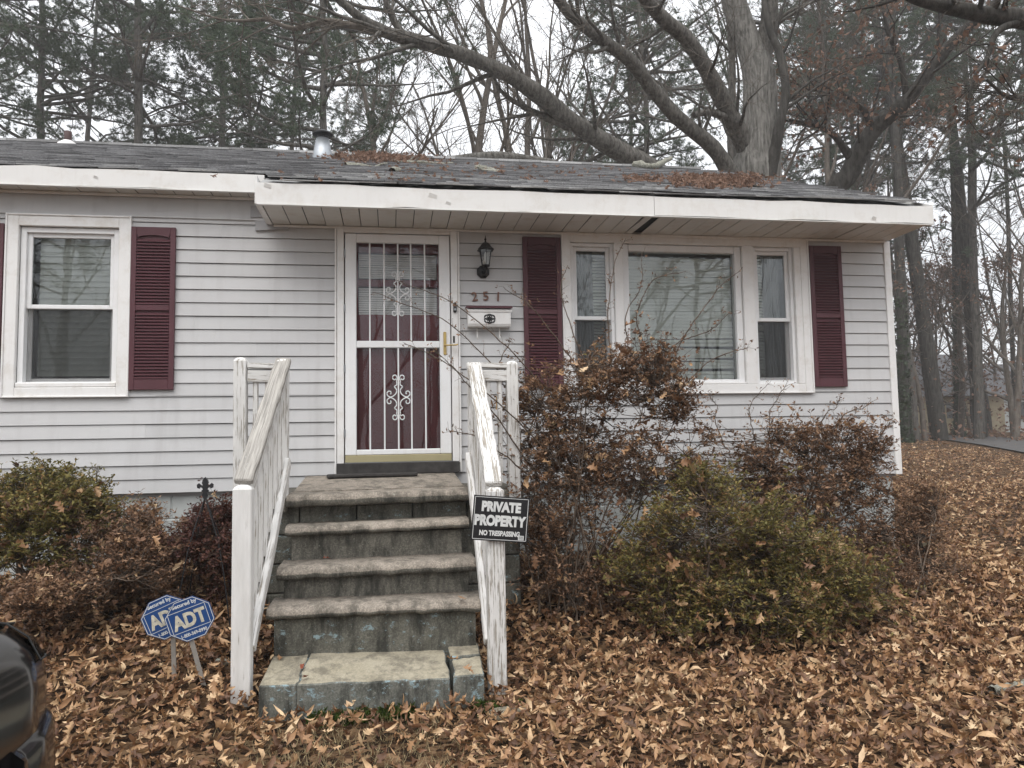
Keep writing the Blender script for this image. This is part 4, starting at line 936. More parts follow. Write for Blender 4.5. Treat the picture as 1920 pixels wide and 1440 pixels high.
pines = [pine_proto(s, H, r, z, d) for s, H, r, z, d in ((3, 27, .27, 9, 1.15), (5, 24, .22, 8.5, 1.0), (8, 29, .30, 11, 1.1))]
used = set()
PL = [ # trunk pixel, distance, variant, scale, label
 (258, 27, 0, 1.02, 'tall pine with the thick straight trunk standing behind the left half of the roof'),
 (422, 31, 2, .9, 'pine with a pale grey trunk right of the thick left pine, bare to the eave'),
 (468, 33, 1, .9, 'thin dark pine trunk just left of the roof vent group'),
 (618, 23, 1, .95, 'pine whose trunk rises directly behind the metal roof vent'),
 (536, 37, 1, 1.1, 'slim far pine between the pale trunk and the roof vent'),
 (60, 30, 2, .95, 'dense pine at the far left edge over the maroon vent pipe'),
 (150, 38, 1, 1.2, 'pine with drooping boughs behind the maroon vent pipe'),
 (-90, 24, 0, .9, 'pine beyond the left edge reaching its boughs into the top left corner'),
 (1232, 30, 1, 1.0, 'dark pine behind the long leaning oak limb'),
 (1186, 34, 0, .8, 'thin pine left of the dark one behind the leaning limb'),
 (1700, 34, 2, 1.12, 'broad dark pine between the big oak and the right edge'),
 (1655, 36, 1, 1.05, 'slim pine trunk rising behind the roof corner'),
 (1617, 36, 0, .9, 'slim far pine left of the roof corner trunks'),
 (1812, 35, 1, 1.25, 'straight lone pine trunk right of the roof corner'),
 (1960, 33, 0, 1.2, 'pine at the right edge with needles hanging over the driveway'),
 (1560, 42, 2, 1.05, 'distant pine half hidden behind the big oak crown'),
 (700, 46, 0, .85, 'low distant pine seen past the fallen limb at roof level'),
 (-260, 34, 1, 1.1, 'pine standing well beyond the left side of the roof')]
for px, d, k, sc, lab in PL:
    place(pines[k], base_at(px, d), float(rng.uniform(0, 6.28)), sc, lab, 'pines behind the house', k not in used); used.add(k)

# ------------------------------------------------------------------ bare deciduous trees
def bare_proto(seed, H, r0, name='bare_tree', fork=.3, leaves=0, levels=4, spread=(.35, .8), bark='twig', lmat='hangleaf', per=(9, 6, 5, 4)):
    global rng
    keep = rng; rng = np.random.default_rng(seed); root = thing(name, 'bare', 'tree', (0, 0, 0))
    A = Acc(); P, Rd = grow([(0, 0, -.2)], [(rng.normal(0, .05), rng.normal(0, .05), 1)], [H*.8], [r0], [r0*.25], 14, .05, .02); A.tubes(P, Rd, 8); TW = Acc(); Ls = np.array([H*.8])
    for lv in range(levels):
        S, D, rr, b, t = spawn(P, Rd, per[lv], fork if lv == 0 else .25, 1., *spread)
        L = Ls[b]*(.55 if lv else .5)*(1.15-.6*t)*rng.uniform(.6, 1.15, len(S))
        n = (9, 7, 6, 5)[lv]; P, Rd = grow(S, D, L, np.maximum(rr*.62, .004), np.maximum(rr*.16, .0032), n, (.09, .13, .16, .18)[lv], .045); Ls = L
        (A if lv < 2 else TW).tubes(P, Rd, (6, 4, 3, 3)[lv])
    A.obj('trunk', M[bark], root); TW.obj('crown', M['twig'], root)
    if leaves:
        LT = [blade(.13, .075, c) for c in (.02, -.02, .04)]; scatter_on(P, leaves, LT, .8, M[lmat], 'leaves', root, .1, .05)
    rng = keep; return root
bare = [bare_proto(21, 13, .13, fork=.25), bare_proto(22, 16, .17, fork=.35), bare_proto(23, 10, .09, fork=.15)]
oaky = [bare_proto(31, 9, .10, 'young_oak', .12, 1, 4, (.5, 1.1)), bare_proto(32, 6, .06, 'young_oak', .08, 2, 3, (.5, 1.2), per=(14, 8, 6))]
used = set()
for px, d, k, sc, lab in [(852, 25, 0, 1.75, 'leafless forked tree behind the middle of the roof, left of the limb'), (985, 27, 2, 2.3, 'leafless many-stemmed tree under the leaning limb'), (760, 30, 0, 1.7, 'leafless twiggy tree right of the roof vent'),
     (925, 32, 1, 1.6, 'taller bare tree behind the many-stemmed one'), (1090, 32, 0, 1.9, 'bare tree right of the many-stemmed one, behind the limb'), (1520, 32, 1, 1.4, 'bare grey tree right of the big oak trunk'),
     (1780, 38, 1, 1.0, 'bare tree behind the lone pine at the right'), (1880, 33, 0, 1.15, 'bare tree with fine twigs at the right edge'), (560, 42, 1, 1.1, 'far bare tree among the pines left of the vent'), (200, 36, 1, 1.0, 'bare tree lost among the left pines'), (1320, 36, 1, 1.6, 'far bare tree between the oak limbs'), (1690, 40, 2, 1.6, 'far bare tree beyond the end wall of the house')]:
    place(bare[k], base_at(px, d), float(rng.uniform(0, 6.28)), sc, lab, 'bare trees behind the house', k not in used); used.add(k)
used = set()
for px, d, k, sc, lab in [(1715, 34, 0, 1.35, 'young oak holding brown leaves right of the corner board'), (1880, 34, 0, 1.49, 'young oak holding brown leaves at the right edge'), (1800, 40, 1, 1.76, 'low brown-leaved oak between the two leaning trunks'), (1600, 26, 0, 1.25, 'brown-leaved oak behind the gable end, above the roof corner'),
     (1930, 43, 1, 2.03, 'reddish brown-leaved sapling by the far white wall'), (1735, 47, 1, 2.03, 'brown-leaved sapling in front of the neighbour roof'), (1850, 52, 0, 1.35, 'far brown-leaved oak beyond the driveway')]:
    place(oaky[k], base_at(px, d), float(rng.uniform(0, 6.28)), sc, lab, 'young oaks with brown leaves', k not in used); used.add(k)
for x, y, k, sc, lab in [(-7.5, -21, 1, 1.0, 'bare tree across the yard mirrored in the left window'), (-1.5, -24, 0, 1.2, 'bare tree across the yard mirrored in the storm door'), (4.5, -22, 1, .9, 'bare tree across the yard mirrored in the picture window'), (10, -25, 1, 1.1, 'bare tree across the yard mirrored in the right sidelight'), (-13, -27, 0, 1.3, 'bare tree farther left across the yard')]:
    tree_copy(bare[k], (x, y, float(terrain(x, y))-.1), float(rng.uniform(0, 6.28)), sc, lab, 'bare trees across the yard')

for x, y, k, sc, lab in [(-16, -34, 0, 1.0, 'pine across the yard, far left of those mirrored in the glass'), (-6, -36, 1, .9, 'pine across the yard mirrored in the left window'), (2, -33, 2, .8, 'pine across the yard mirrored in the storm door'), (9, -37, 0, .95, 'pine across the yard mirrored in the picture window'), (17, -34, 1, 1.0, 'pine across the yard mirrored in the right sidelight')]:
    tree_copy(pines[k], (x, y, float(terrain(x, y))-.1), float(rng.uniform(0, 6.28)), sc, lab, 'pines across the yard')
# ------------------------------------------------------------------ the big oak and other limbs (paths traced at their own distance)
def limb(pts, n=40, k=9, wob=.012):
    """pts: (px, py, dist, width in px) -> path and radii"""
    q = smooth_path([(*at(x, y, d), wpx*d/F_PX/2) for x, y, d, wpx in pts], n); q[:, :3] += np.cumsum(rng.normal(0, wob, (n, 3)), 0)*.35; return q[:, :3], q[:, 3]*(1+rng.normal(0, .025, n))
def branchy(A, TW, P, Rd, per, L, tmin=.2, bark=None, ang=(.5, 1.2), lv=3, trop=.03):
    P = P[None]; Rd = Rd[None]; n_ = 1; Ls = np.array([L])
    for i in range(lv):
        S, D, rr, b, t = spawn(P, Rd, (per, 6, 5)[i], tmin if i == 0 else .2, 1., *ang)
        L_ = Ls[b]*(.9 if i == 0 else .5)*rng.uniform(.4, 1.1, len(S)); P, Rd = grow(S, D, L_, np.clip(rr*.45, .004, .045/(i+1)), np.full(len(S), .0035), (8, 6, 5)[i], (.10, .14, .17)[i], trop); Ls = L_
        (A if i == 0 else TW).tubes(P, Rd, (5, 3, 3)[i])
    return P
od = 15.5
ob_ = at(1412, 345, od); oak = thing('oak_tree', 'big grey oak with a thick forked trunk and long leaning limbs behind the roof', 'tree', (ob_[0], ob_[1], float(terrain(ob_[0], ob_[1]))))
gz = float(terrain(ob_[0], ob_[1]))
def from_ground(A, pts, n=46, k=14, flare=1.25):
    q = [(*at(x, y, d), wpx*d/F_PX/2) for x, y, d, wpx in pts]; f = q[0]; q = [(f[0], f[1], gz-.2, f[3]*flare), (f[0], f[1], (gz+f[2])/2, f[3]*1.05)]+q
    s_ = smooth_path(q, n); A.tubes(s_[:, :3][None], (s_[:, 3]*(1+rng.normal(0, .012, n)))[None], k); return s_[:, :3], s_[:, 3]
A = Acc(); from_ground(A, [(1418, 345, od, 92), (1422, 290, od, 82), (1424, 230, od, 66), (1424, 150, od, 60), (1408, 95, od, 50), (1388, 40, od, 46), (1368, -30, od, 42), (1350, -160, od, 34), (1340, -330, od, 20)])
A.obj('trunk', M['oakbark'], oak)
TW = Acc()
def oak_limb(pts, per=8, L=2.6, n=44, m='limbbark', tmin=.15):
    pts = [(x, y, d_, w_*.82) for x, y, d_, w_ in pts]; A = Acc(); P, Rd = limb(pts, n); A.tubes(P[None], Rd[None], 10); branchy(A, TW, P, Rd, per, L, tmin); return A.obj('limb', M[m], oak)
oak_limb([(1420, 160, od, 56), (1432, 100, od, 46), (1442, 40, od, 40), (1446, -40, od, 34), (1460, -200, od+.5, 22), (1500, -420, od+1, 8)])
oak_limb([(1425, 320, od, 60), (1395, 270, od-.1, 46), (1360, 205, od-.4, 40), (1325, 135, od-.8, 36), (1285, 75, od-1.2, 34), (1240, 35, od-1.6, 32), (1195, -20, od-2, 28), (1100, -150, od-2.5, 16), (1000, -280, od-3, 6)], 12)
oak_limb([(1400, 400, od-.3, 50), (1368, 325, od-.6, 38), (1330, 268, od-.9, 36), (1275, 222, od-1.2, 34), (1225, 165, od-1.5, 32), (1180, 108, od-1.9, 30), (1120, 62, od-2.3, 28), (1065, 15, od-2.6, 25), (1020, -50, od-3, 20), (930, -170, od-3.5, 8)], 14)
oak_limb([(1435, 345, od-.3, 40), (1452, 285, od-.4, 28), (1463, 225, od-.5, 22), (1472, 170, od-.5, 19), (1460, 105, od-.4, 18), (1440, 50, od-.3, 15), (1432, -30, od, 10), (1440, -150, od, 4)], 6, 2., m='darkbark')
oak_limb([(1400, 470, od-.5, 64), (1290, 365, od-1.2, 56), (1215, 312, od-1.7, 50), (1140, 270, od-2.2, 46), (1075, 228, od-2.6, 40), (1010, 178, od-3, 42), (955, 140, od-3.3, 36), (880, 105, od-3.6, 34), (800, 80, od-3.9, 33), (715, 55, od-4.2, 28), (660, 20, od-4.4, 20), (610, -25, od-4.6, 16), (520, -120, od-5, 6)], 16, 2.6, 60)
oak_limb([(715, 57, od-4.2, 24), (665, 50, od-4.2, 16), (610, 42, od-4.2, 13), (550, 55, od-4.2, 11), (500, 40, od-4.2, 9), (420, 40, od-4.2, 6), (330, 15, od-4.2, 3)], 12, 1.7, m='twig')
oak_limb([(760, 70, od-4., 18), (735, 30, od-4.1, 14), (715, -20, od-4.2, 11), (690, -90, od-4.2, 5)], 6, 1.6)
oak_limb([(1070, 240, od-2.6, 22), (1010, 215, od-2.8, 15), (960, 190, od-3., 12), (930, 160, od-3.2, 8), (915, 120, od-3.3, 4)], 8, 1.4)
oak_limb([(1372, 320, od+1, 20), (1370, 220, od+1, 18), (1372, 110, od+1.1, 16), (1365, 10, od+1.2, 14), (1360, -120, od+1.4, 8)], 7, 2.)
oak_limb([(1300, 214, od-1, 14), (1330, 212, od-.7, 15), (1372, 226, od-.3, 17)], 2, 1.)
TW.obj('crown', M['twig'], oak)
def lone_limb_tree(name, lab, base_px, d, limbs, m='darkbark', leaves=0, twig=2.0, leafsize=1.0, lper=3):
    b = base_at(base_px, d); t = thing(name, lab, 'tree', b); A = Acc(); TW = Acc(); ends = []
    for k, pts in enumerate(limbs):
        q = [(*at(x, y, dd), wpx*dd/F_PX/2) for x, y, dd, wpx in pts]
        if k == 0: q = [(b[0], b[1], b[2]-.1, q[0][3]*1.25), (b[0]*.5+q[0][0]*.5, b[1]*.5+q[0][1]*.5, (b[2]+q[0][2])/2, q[0][3]*1.05)]+q
        s_ = smooth_path(q, 50); A.tubes(s_[:, :3][None], (s_[:, 3]*(1+rng.normal(0, .02, 50)))[None], 9); ends.append(branchy(A, TW, s_[:, :3], s_[:, 3], 12, twig, .35))
    A.obj('trunk', M[m], t); TW.obj('crown', M['twig'], t)
    if leaves:
        LT = [blade(.12, .08, c) for c in (.03, -.02, .05)]
        E_ = np.concatenate(ends); E_ = E_[rng.random(len(E_)) < leaves]; scatter_on(E_, lper, LT, leafsize, M['hangleaf'], 'leaves', t, .1, .06)
    return t
lone_limb_tree('oak_tree', 'dark leaning oak with brown leaves right of the big oak', 1540, 19, [[(1560, 380, 19, 38), (1590, 330, 19, 36), (1615, 280, 18.8, 34), (1645, 235, 18.6, 32), (1700, 190, 18.2, 27), (1745, 130, 17.8, 22), (1800, 65, 17.4, 20), (1860, 10, 17, 14), (1930, -70, 16.6, 6)],
    [(1598, 300, 18.9, 18), (1565, 255, 18.7, 12), (1530, 235, 18.5, 9), (1480, 225, 18.3, 5)], [(1640, 240, 18.6, 14), (1605, 190, 18.2, 10), (1560, 175, 17.8, 7), (1510, 190, 17.4, 4)], [(1700, 190, 18.2, 13), (1690, 120, 18, 10), (1665, 60, 17.8, 8), (1650, -20, 17.6, 5)]], 'darkbark', .6, 2.2, 1.0, 2)
lone_limb_tree('oak_tree', 'overhanging oak limb crossing the top right corner', 2350, 10, [[(2250, 300, 10, 110), (2150, 120, 9.8, 70), (2040, 60, 9.6, 48), (1920, 36, 9.4, 38), (1860, 30, 9.3, 32), (1800, 18, 9.2, 28), (1745, 5, 9.1, 24), (1690, -15, 9, 18), (1600, -70, 9, 8)],
    [(1920, 36, 9.4, 18), (1870, 60, 9.2, 12), (1850, 110, 9.1, 9), (1825, 150, 9, 6), (1810, 230, 9, 3)], [(2040, 80, 9.6, 16), (1960, 150, 9.4, 11), (1900, 185, 9.2, 8), (1850, 150, 9.1, 5)]], 'darkbark', .12, 1.0, .7, 2)
# trunks in the wood beyond the driveway
for px, d, wp, lean, lab, iv in [(1762, 34, 31, -75, 'thick dark leaning trunk beyond the driveway, left of the two big ones', 0), (1838, 36, 27, -45, 'tall dark trunk beyond the driveway, right of the thick leaning one', 0), (1798, 39, 20, -10, 'ivy clad trunk between the two big dark trunks', 1), (1697, 32, 22, -15, 'ivy clad trunk close to the corner board', 1), (1748, 38, 12, -70, 'thin leaning trunk beside the thick leaning one', 0), (1822, 42, 9, 6, 'thin straight stem by the tall dark trunk', 0), (1905, 40, 10, -20, 'thin dark stem near the right edge', 0)]:
    b = base_at(px, d, 800); t = thing('oak_tree', lab, 'tree', b, 'trunks beyond the driveway'); A = Acc(); TW = Acc(); r = wp*.85*d/F_PX/2; e = at(px+lean, 300, d); s = float(rng.uniform(-.3, .3))
    hh = e[2]-b[2]
    q = smooth_path([(*b[:2], b[2]-.2, r*1.3), (*b[:2], b[2]+.25, r*1.04), (b[0]*.65+e[0]*.35+s*.2, b[1]*.65+e[1]*.35, b[2]+hh*.4, r*.92), (*e[:2], e[2], r*.75), (e[0]+(e[0]-b[0])*.4, e[1], e[2]+hh*.45, r*.5), (e[0]+(e[0]-b[0])*.7, e[1], e[2]+hh*.9, r*.15)], 40)
    A.tubes(q[:, :3][None], q[:, 3][None], 10); E_ = branchy(A, TW, q[:, :3], q[:, 3], 16, 3.0, .25)
    A.obj('trunk', M['darkbark'], t); TW.obj('crown', M['twig'], t)
    E_ = E_[rng.random(len(E_)) < .5]; scatter_on(E_, 1, [blade(.13, .08, .03), blade(.12, .07, -.02)], .75, M['hangleaf'], 'leaves', t, .1, .06)
    if iv:
        k = 2200; i = rng.integers(0, 18, k); a = rng.uniform(0, 6.28, k); pp = q[i, :3]+np.stack([np.cos(a), np.sin(a), rng.normal(0, .8, k)], 1)*(q[i, 3:4]+rng.uniform(.0, .10, (k, 1)))
        V, F_ = instance([blade(.10, .09, .02)], pp, rot_frames(np.stack([np.cos(a), np.sin(a), rng.normal(0, .5, k)], 1), rng.uniform(0, 6.28, k)), rng.uniform(.7, 1.5, k)); obj('ivy', V, F_, M['ivy'], t)
# the far wood that closes the horizon: one mass of thin stems
A = Acc(); k = 330; ang_ = np.concatenate([rng.uniform(R_(-50), R_(62), 260), rng.uniform(R_(130), R_(230), 70)]); dd = rng.uniform(48, 95, k); xx = dd*np.sin(ang_); yy = dd*np.cos(ang_)-6.6
P, Rd = grow(np.stack([xx, yy, terrain(xx, yy)-.3], 1), np.stack([rng.normal(0, .06, k), rng.normal(0, .06, k), np.ones(k)], 1), rng.uniform(12, 20, k), rng.uniform(.10, .24, k), np.full(k, .03), 9, .04); A.tubes(P, Rd, 5)
S, D, rr, b, t = spawn(P, Rd, 8, .1, 1, .4, 1.1); P2, R2 = grow(S, D, rng.uniform(1.5, 5, len(S)), rr*.4, np.full(len(S), .012), 5, .15, .04); A.tubes(P2, R2, 3)
S, D, rr, b, t = spawn(P2, R2, 3, .2, 1, .4, 1.1); P3, R3 = grow(S, D, rng.uniform(.6, 2, len(S)), np.full(len(S), .016), np.full(len(S), .010), 4, .15, .04); A.tubes(P3, R3, 3)
fo = A.obj('distant_wood', M['darkbark']); tag(fo, 'distant bare winter wood closing the horizon', 'wood', None, 'stuff')
k = 9000; ang_ = rng.uniform(R_(10), R_(60), k); dd = rng.uniform(36, 62, k); hh = rng.uniform(0, 1, k)**2.2*3.6; pp = np.stack([dd*np.sin(ang_), dd*np.cos(ang_)-6.6, hh+.1], 1); pp[:, 2] += terrain(pp[:, 0], pp[:, 1])
V, F_ = instance([blade(.22, .16, .03), blade(.2, .12, -.03)], pp, rot_frames(rng.normal(0, 1, (k, 3)), rng.uniform(0, 6.28, k)), rng.uniform(.5, 1.1, k))
tag(obj('undergrowth', V, F_, M['hangleaf']), 'brown winter undergrowth beyond the driveway', 'undergrowth', None, 'stuff')

# ------------------------------------------------------------------ neighbour buildings seen between the trunks
def neighbour(c, wd, dp, hw, hr, lab, wall, nm='neighbour_house'):
    b = thing(nm, lab, 'house', (c[0], c[1], float(terrain(c[0], c[1]))-.3), 'houses beyond the trees'); z = wl(b)[2]; x0, x1, y0, y1 = c[0]-wd/2, c[0]+wd/2, c[1], c[1]+dp
    box('wall', x0, x1, y0, y1, z, z+hw, M[wall], b, 0); V = [(x0-.4, y0-.4, z+hw-.05), (x1+.4, y0-.4, z+hw-.05), (x1+.4, (y0+y1)/2, z+hw+hr), (x0-.4, (y0+y1)/2, z+hw+hr), (x0-.4, y1+.4, z+hw-.05), (x1+.4, y1+.4, z+hw-.05)]
    obj('roof', V, [(0, 1, 2, 3), (3, 2, 5, 4), (0, 3, 4), (1, 5, 2), (0, 4, 5, 1)], M['nroof'], b)
    for u in (.18, .7):
        f = box('window', x0+wd*u-.55, x0+wd*u+.55, y0-.06, y0-.005, z+1.1, z+hw-.35, M[wall], b, .01); box('pane', x0+wd*u-.45, x0+wd*u+.45, y0-.075, y0-.062, z+1.2, z+hw-.45, M['carglass'], f, 0)
    return b
p = base_at(1720, 46, 780); neighbour((p[0], p[1]), 12, 8, 2.6, 3.0, 'tan neighbouring house with a grey roof among the trunks', 'nwall')
p = base_at(1985, 50, 780); neighbour((p[0], p[1]), 9, 7, 2.7, 2.4, 'pale grey neighbouring house glimpsed at the right edge', 'block')

# ------------------------------------------------------------------ shrubs
def ell_leaf(l, w, fold):
    return np.array([(0, 0, 0), (-w/2, l*.5, fold), (0, l*.5, 0), (w/2, l*.5, fold), (0, l, -fold*.5)]), np.array([(0, 2, 1), (0, 3, 2), (1, 2, 4), (2, 3, 4)])
EL = [ell_leaf(.030, .013, f) for f in (.002, .005, -.003)]
def oak_leaf(curl, cross, twist, seed, nl=3):
    """lobed dry oak leaf, curled along and across"""
    r = np.random.default_rng(seed); s = np.concatenate([[.12], np.linspace(.32, .80, nl)])+r.normal(0, .015, nl+1); sw_ = np.concatenate([[.05], r.uniform(.065, .12, nl)])
    V = []; F_ = []
    def v(x, t): V.append((x, t)); return len(V)-1
    m = [v(0, t) for t in [-.06]+list(s)+[1.0]]
    for sd in (-1, 1):
        si = [v(sd*w_*r.uniform(.8, 1.2), t) for t, w_ in zip(s, sw_)]
        ti = [v(sd*r.uniform(.30, .46)*(1 if 0 < i < nl-1 or nl < 3 else .8), (s[i]+s[i+1])/2+r.uniform(.04, .13)) for i in range(nl)]
        tj = [v(sd*r.uniform(.15, .22), (s[i]+s[i+1])/2-r.uniform(.02, .05)) for i in range(nl)]
        def tri(*q): F_.append(q if sd > 0 else q[::-1])
        tri(m[0], si[0], m[1])
        for i in range(nl): tri(m[i+1], si[i], tj[i]); tri(m[i+1], tj[i], ti[i]); tri(m[i+1], ti[i], si[i+1]); tri(m[i+1], si[i+1], m[i+2])
        e = v(sd*r.uniform(.10, .16), .90); tri(m[nl+1], si[nl], e); tri(m[nl+1], e, m[nl+2])
    V = np.array(V); x = V[:, 0]*.92; t = V[:, 1]-.5; O = np.zeros((len(V), 3)); c = curl+1e-4
    O[:, 1] = np.sin(c*t)/c; O[:, 2] = (1-np.cos(c*t))/c; k = cross; ph = k*x*2; O[:, 0] = np.where(np.abs(k) > .05, np.sin(ph)/(2*k+1e-6), x)
    O[:, 2] += (1-np.cos(ph))/(2*k+1e-6) + twist*x*t*1.6 + r.normal(0, .022, len(V)); return O, np.array(F_)
OL = [oak_leaf(c, k, t, 40+i, 2+(i % 3 != 0)) for i, (c, k, t) in enumerate([(.3, 2.9, .2), (1.3, 1.6, -.5), (-1.2, 1.9, .9), (2.0, 2.2, .4), (.7, -1.6, -1.2), (-1.7, 1.3, 1.3), (.2, 2.8, .3), (2.6, 1.0, -1.0), (.5, .3, .2), (1.5, -2.2, .7), (-.8, 2.4, -1.2), (1.0, 1.2, 1.4), (2.9, 3.1, .8), (-2.4, 3.3, -1.0), (.9, 3.4, 1.6)])]
OLF = OL
def sliver(curl, w_, tw, seed):
    r = np.random.default_rng(seed); t = np.linspace(0, 1, 5); V = []
    for i, u in enumerate(t):
        ww = w_*math.sin(math.pi*min(.97, max(.08, u)))*r.uniform(.6, 1.2); ph = curl*(u-.5); o = np.array([0, math.sin(ph)/curl, (1-math.cos(ph))/curl]); an = tw*(u-.5); V += [o+np.array([-ww*math.cos(an), 0, -ww*math.sin(an)+abs(ww)*.5]), o, o+np.array([ww*math.cos(an), r.normal(0, .03), ww*math.sin(an)+abs(ww)*.5])]
    return np.array(V), np.array([f for i in range(4) for k in range(2) for f in ((3*i+k, 3*i+k+1, 3*i+k+4), (3*i+k, 3*i+k+4, 3*i+k+3))])
SL = [sliver(c, w_, t, 70+i) for i, (c, w_, t) in enumerate([(1.5, .16, 1.), (2.6, .12, -2.), (-1.2, .20, 2.2), (.6, .22, -1.2), (3.0, .15, .5)])]
shrub_tips = {}
def shrub(lab, base, lobes, tips, leaf, lsize, per, stems=9, nm='azalea_shrub', shoots=(), spread=.25, leaf_kind='leaves', bare=0., stemr=.011, caught=0, group='azalea shrubs along the front of the house', lt=None):
    """base (x,y); lobes (x,y,z,rx,ry,rz,weight); twig tips fill the lobes and join the nearest stem"""
    bz = float(terrain(*base)); s = thing(nm, lab, 'shrub', (base[0], base[1], bz), group)
    w_ = np.array([l[6] for l in lobes]); w_ = w_/w_.sum(); li = rng.choice(len(lobes), tips, p=w_); lo = np.array([l[:6] for l in lobes])
    ncl = max(40, tips//15); cl = rng.choice(len(lobes), ncl, p=w_); d = unit(rng.normal(0, 1, (ncl, 3))); cc = lo[cl, :3]+d*rng.uniform(0, 1, (ncl, 1))**.4*lo[cl, 3:6]*.95
    ci = rng.integers(0, ncl, tips); tip = cc[ci]+rng.normal(0, 1, (tips, 3))*np.minimum(lo[cl[ci], 3:6]*.26, .085); tip[:, 2] = np.maximum(tip[:, 2], terrain(tip[:, 0], tip[:, 1])+.08)
    # main stems
    SP = []; A = Acc()
    sl_ = rng.choice(len(lobes), stems, p=w_)
    for i in range(stems):
        l = lo[sl_[i]]; e = l[:3]+rng.uniform(-.6, .6, 3)*l[3:6]; b = np.array([base[0]+rng.normal(0, spread), base[1]+rng.normal(0, spread*.6), 0]); b[2] = float(terrain(b[0], b[1]))-.04
        md = b*.5+e*.5+np.array([0, 0, .12])+rng.normal(0, .05, 3); q = smooth_path([(*b, stemr*rng.uniform(.8, 1.4)), (*md, stemr*.75), (*e, stemr*.35)], 12); q[1:-1, :3] += rng.normal(0, .006, (10, 3)); SP.append(q)
        A.tubes(q[:, :3][None], q[:, 3][None], 5)
    SP = np.array(SP); nodes = SP[:, 3:, :3].reshape(-1, 3)
    nn = np.empty(tips, int)
    for i in range(0, tips, 400): dd_ = np.linalg.norm(tip[i:i+400, None]-nodes[None], axis=2)+rng.uniform(0, .12, (len(tip[i:i+400]), len(nodes)))+.6*np.clip(nodes[None, :, 2]-tip[i:i+400, None, 2], 0, 1); nn[i:i+400] = dd_.argmin(1)
    st_ = nodes[nn]; t = np.linspace(0, 1, 7)[None, :, None]; md = (st_+tip)/2+rng.normal(0, .05, (tips, 3))+np.array([0, 0, -.03])
    P = (1-t)**2*st_[:, None]+2*t*(1-t)*md[:, None]+t*t*tip[:, None]; P[:, 1:] += np.cumsum(rng.normal(0, .006, (tips, 6, 3)), 1)
    Rd = np.linspace(.0036, .0012, 7)[None].repeat(tips, 0); A.tubes(P, Rd, 3)
    S, D, rr, b, tt = spawn(P, Rd, 2, .45, .95, .4, 1.0); P2, R2 = grow(S, D+np.array([0, 0, .25]), rng.uniform(.04, .16, len(S)), np.full(len(S), .0016), np.full(len(S), .0009), 3, .15); A.tubes(P2, R2, 3)
    LP = [P2]; LPs = P
    for pts in shoots:
        q = smooth_path(pts, 26); q[1:] += np.cumsum(rng.normal(0, .004, (25, 3)), 0); A.tubes(q[None], np.linspace(.0062, .0022, 26)[None], 4)
        S, D, rr, b, tt = spawn(q[None], np.full((1, 26), .002), 26, .12, 1, .5, 1.2); P3, R3 = grow(S, D+np.array([0, 0, .2]), rng.uniform(.02, .09, len(S)), np.full(len(S), .0014), np.full(len(S), .0009), 4, .2); A.tubes(P3, R3, 3)
        keepn = rng.random(len(P3)) < .8; pp = P3[keepn][:, -1]; pp = np.repeat(pp, 2, 0)+rng.normal(0, .006, (2*keepn.sum(), 3)); V, F_ = instance(lt or EL, pp, rot_frames(rng.normal(0, 1, pp.shape)+np.array([0, -.3, .6]), rng.uniform(0, 6.28, len(pp))), rng.uniform(.6, 1.1, len(pp))*lsize*.8); obj('shoot_leaves', V, F_, M[leaf], s)
    A.obj('stems', M['stem'], s)
    ends = np.concatenate([P[rng.random(tips) >= bare][:, -1], P2[rng.random(len(P2)) >= bare][:, -1], P2[rng.random(len(P2)) >= bare][:, 1]])
    k = per; pp = np.repeat(ends, k, 0); a = rng.uniform(0, 6.28, len(pp)); el = rng.uniform(-.1, .9, len(pp)); dirn = np.stack([np.cos(a)*np.cos(el), np.sin(a)*np.cos(el), np.sin(el)], 1)
    # rosette: leaf axis (local Y) points along dirn
    up = unit(rng.normal(0, .5, (len(pp), 3))+np.array([0, 0, 1.])); xx_ = unit(np.cross(dirn, up)); zz_ = np.cross(xx_, dirn); Rm = np.stack([xx_, dirn, zz_], -1)
    V, F_ = instance(lt or EL, pp+rng.normal(0, .008, pp.shape), Rm, rng.uniform(.6, 1.25, len(pp))*lsize); obj('foliage', V, F_, M[leaf], s)
    shrub_tips[lab] = tip
    return s
def P3(px, py, Y): return tuple(on_y(px, py, Y))
def lobe(px, py, Y, wpx, hpx, ry, wt):
    p = on_y(px, py, Y); k = np.dot(p-CAM, FW)/F_PX; return (*p, wpx/2*k, ry, hpx/2*k, wt)
s1b = on_ground(1080, 1150)
Y1 = -1.05
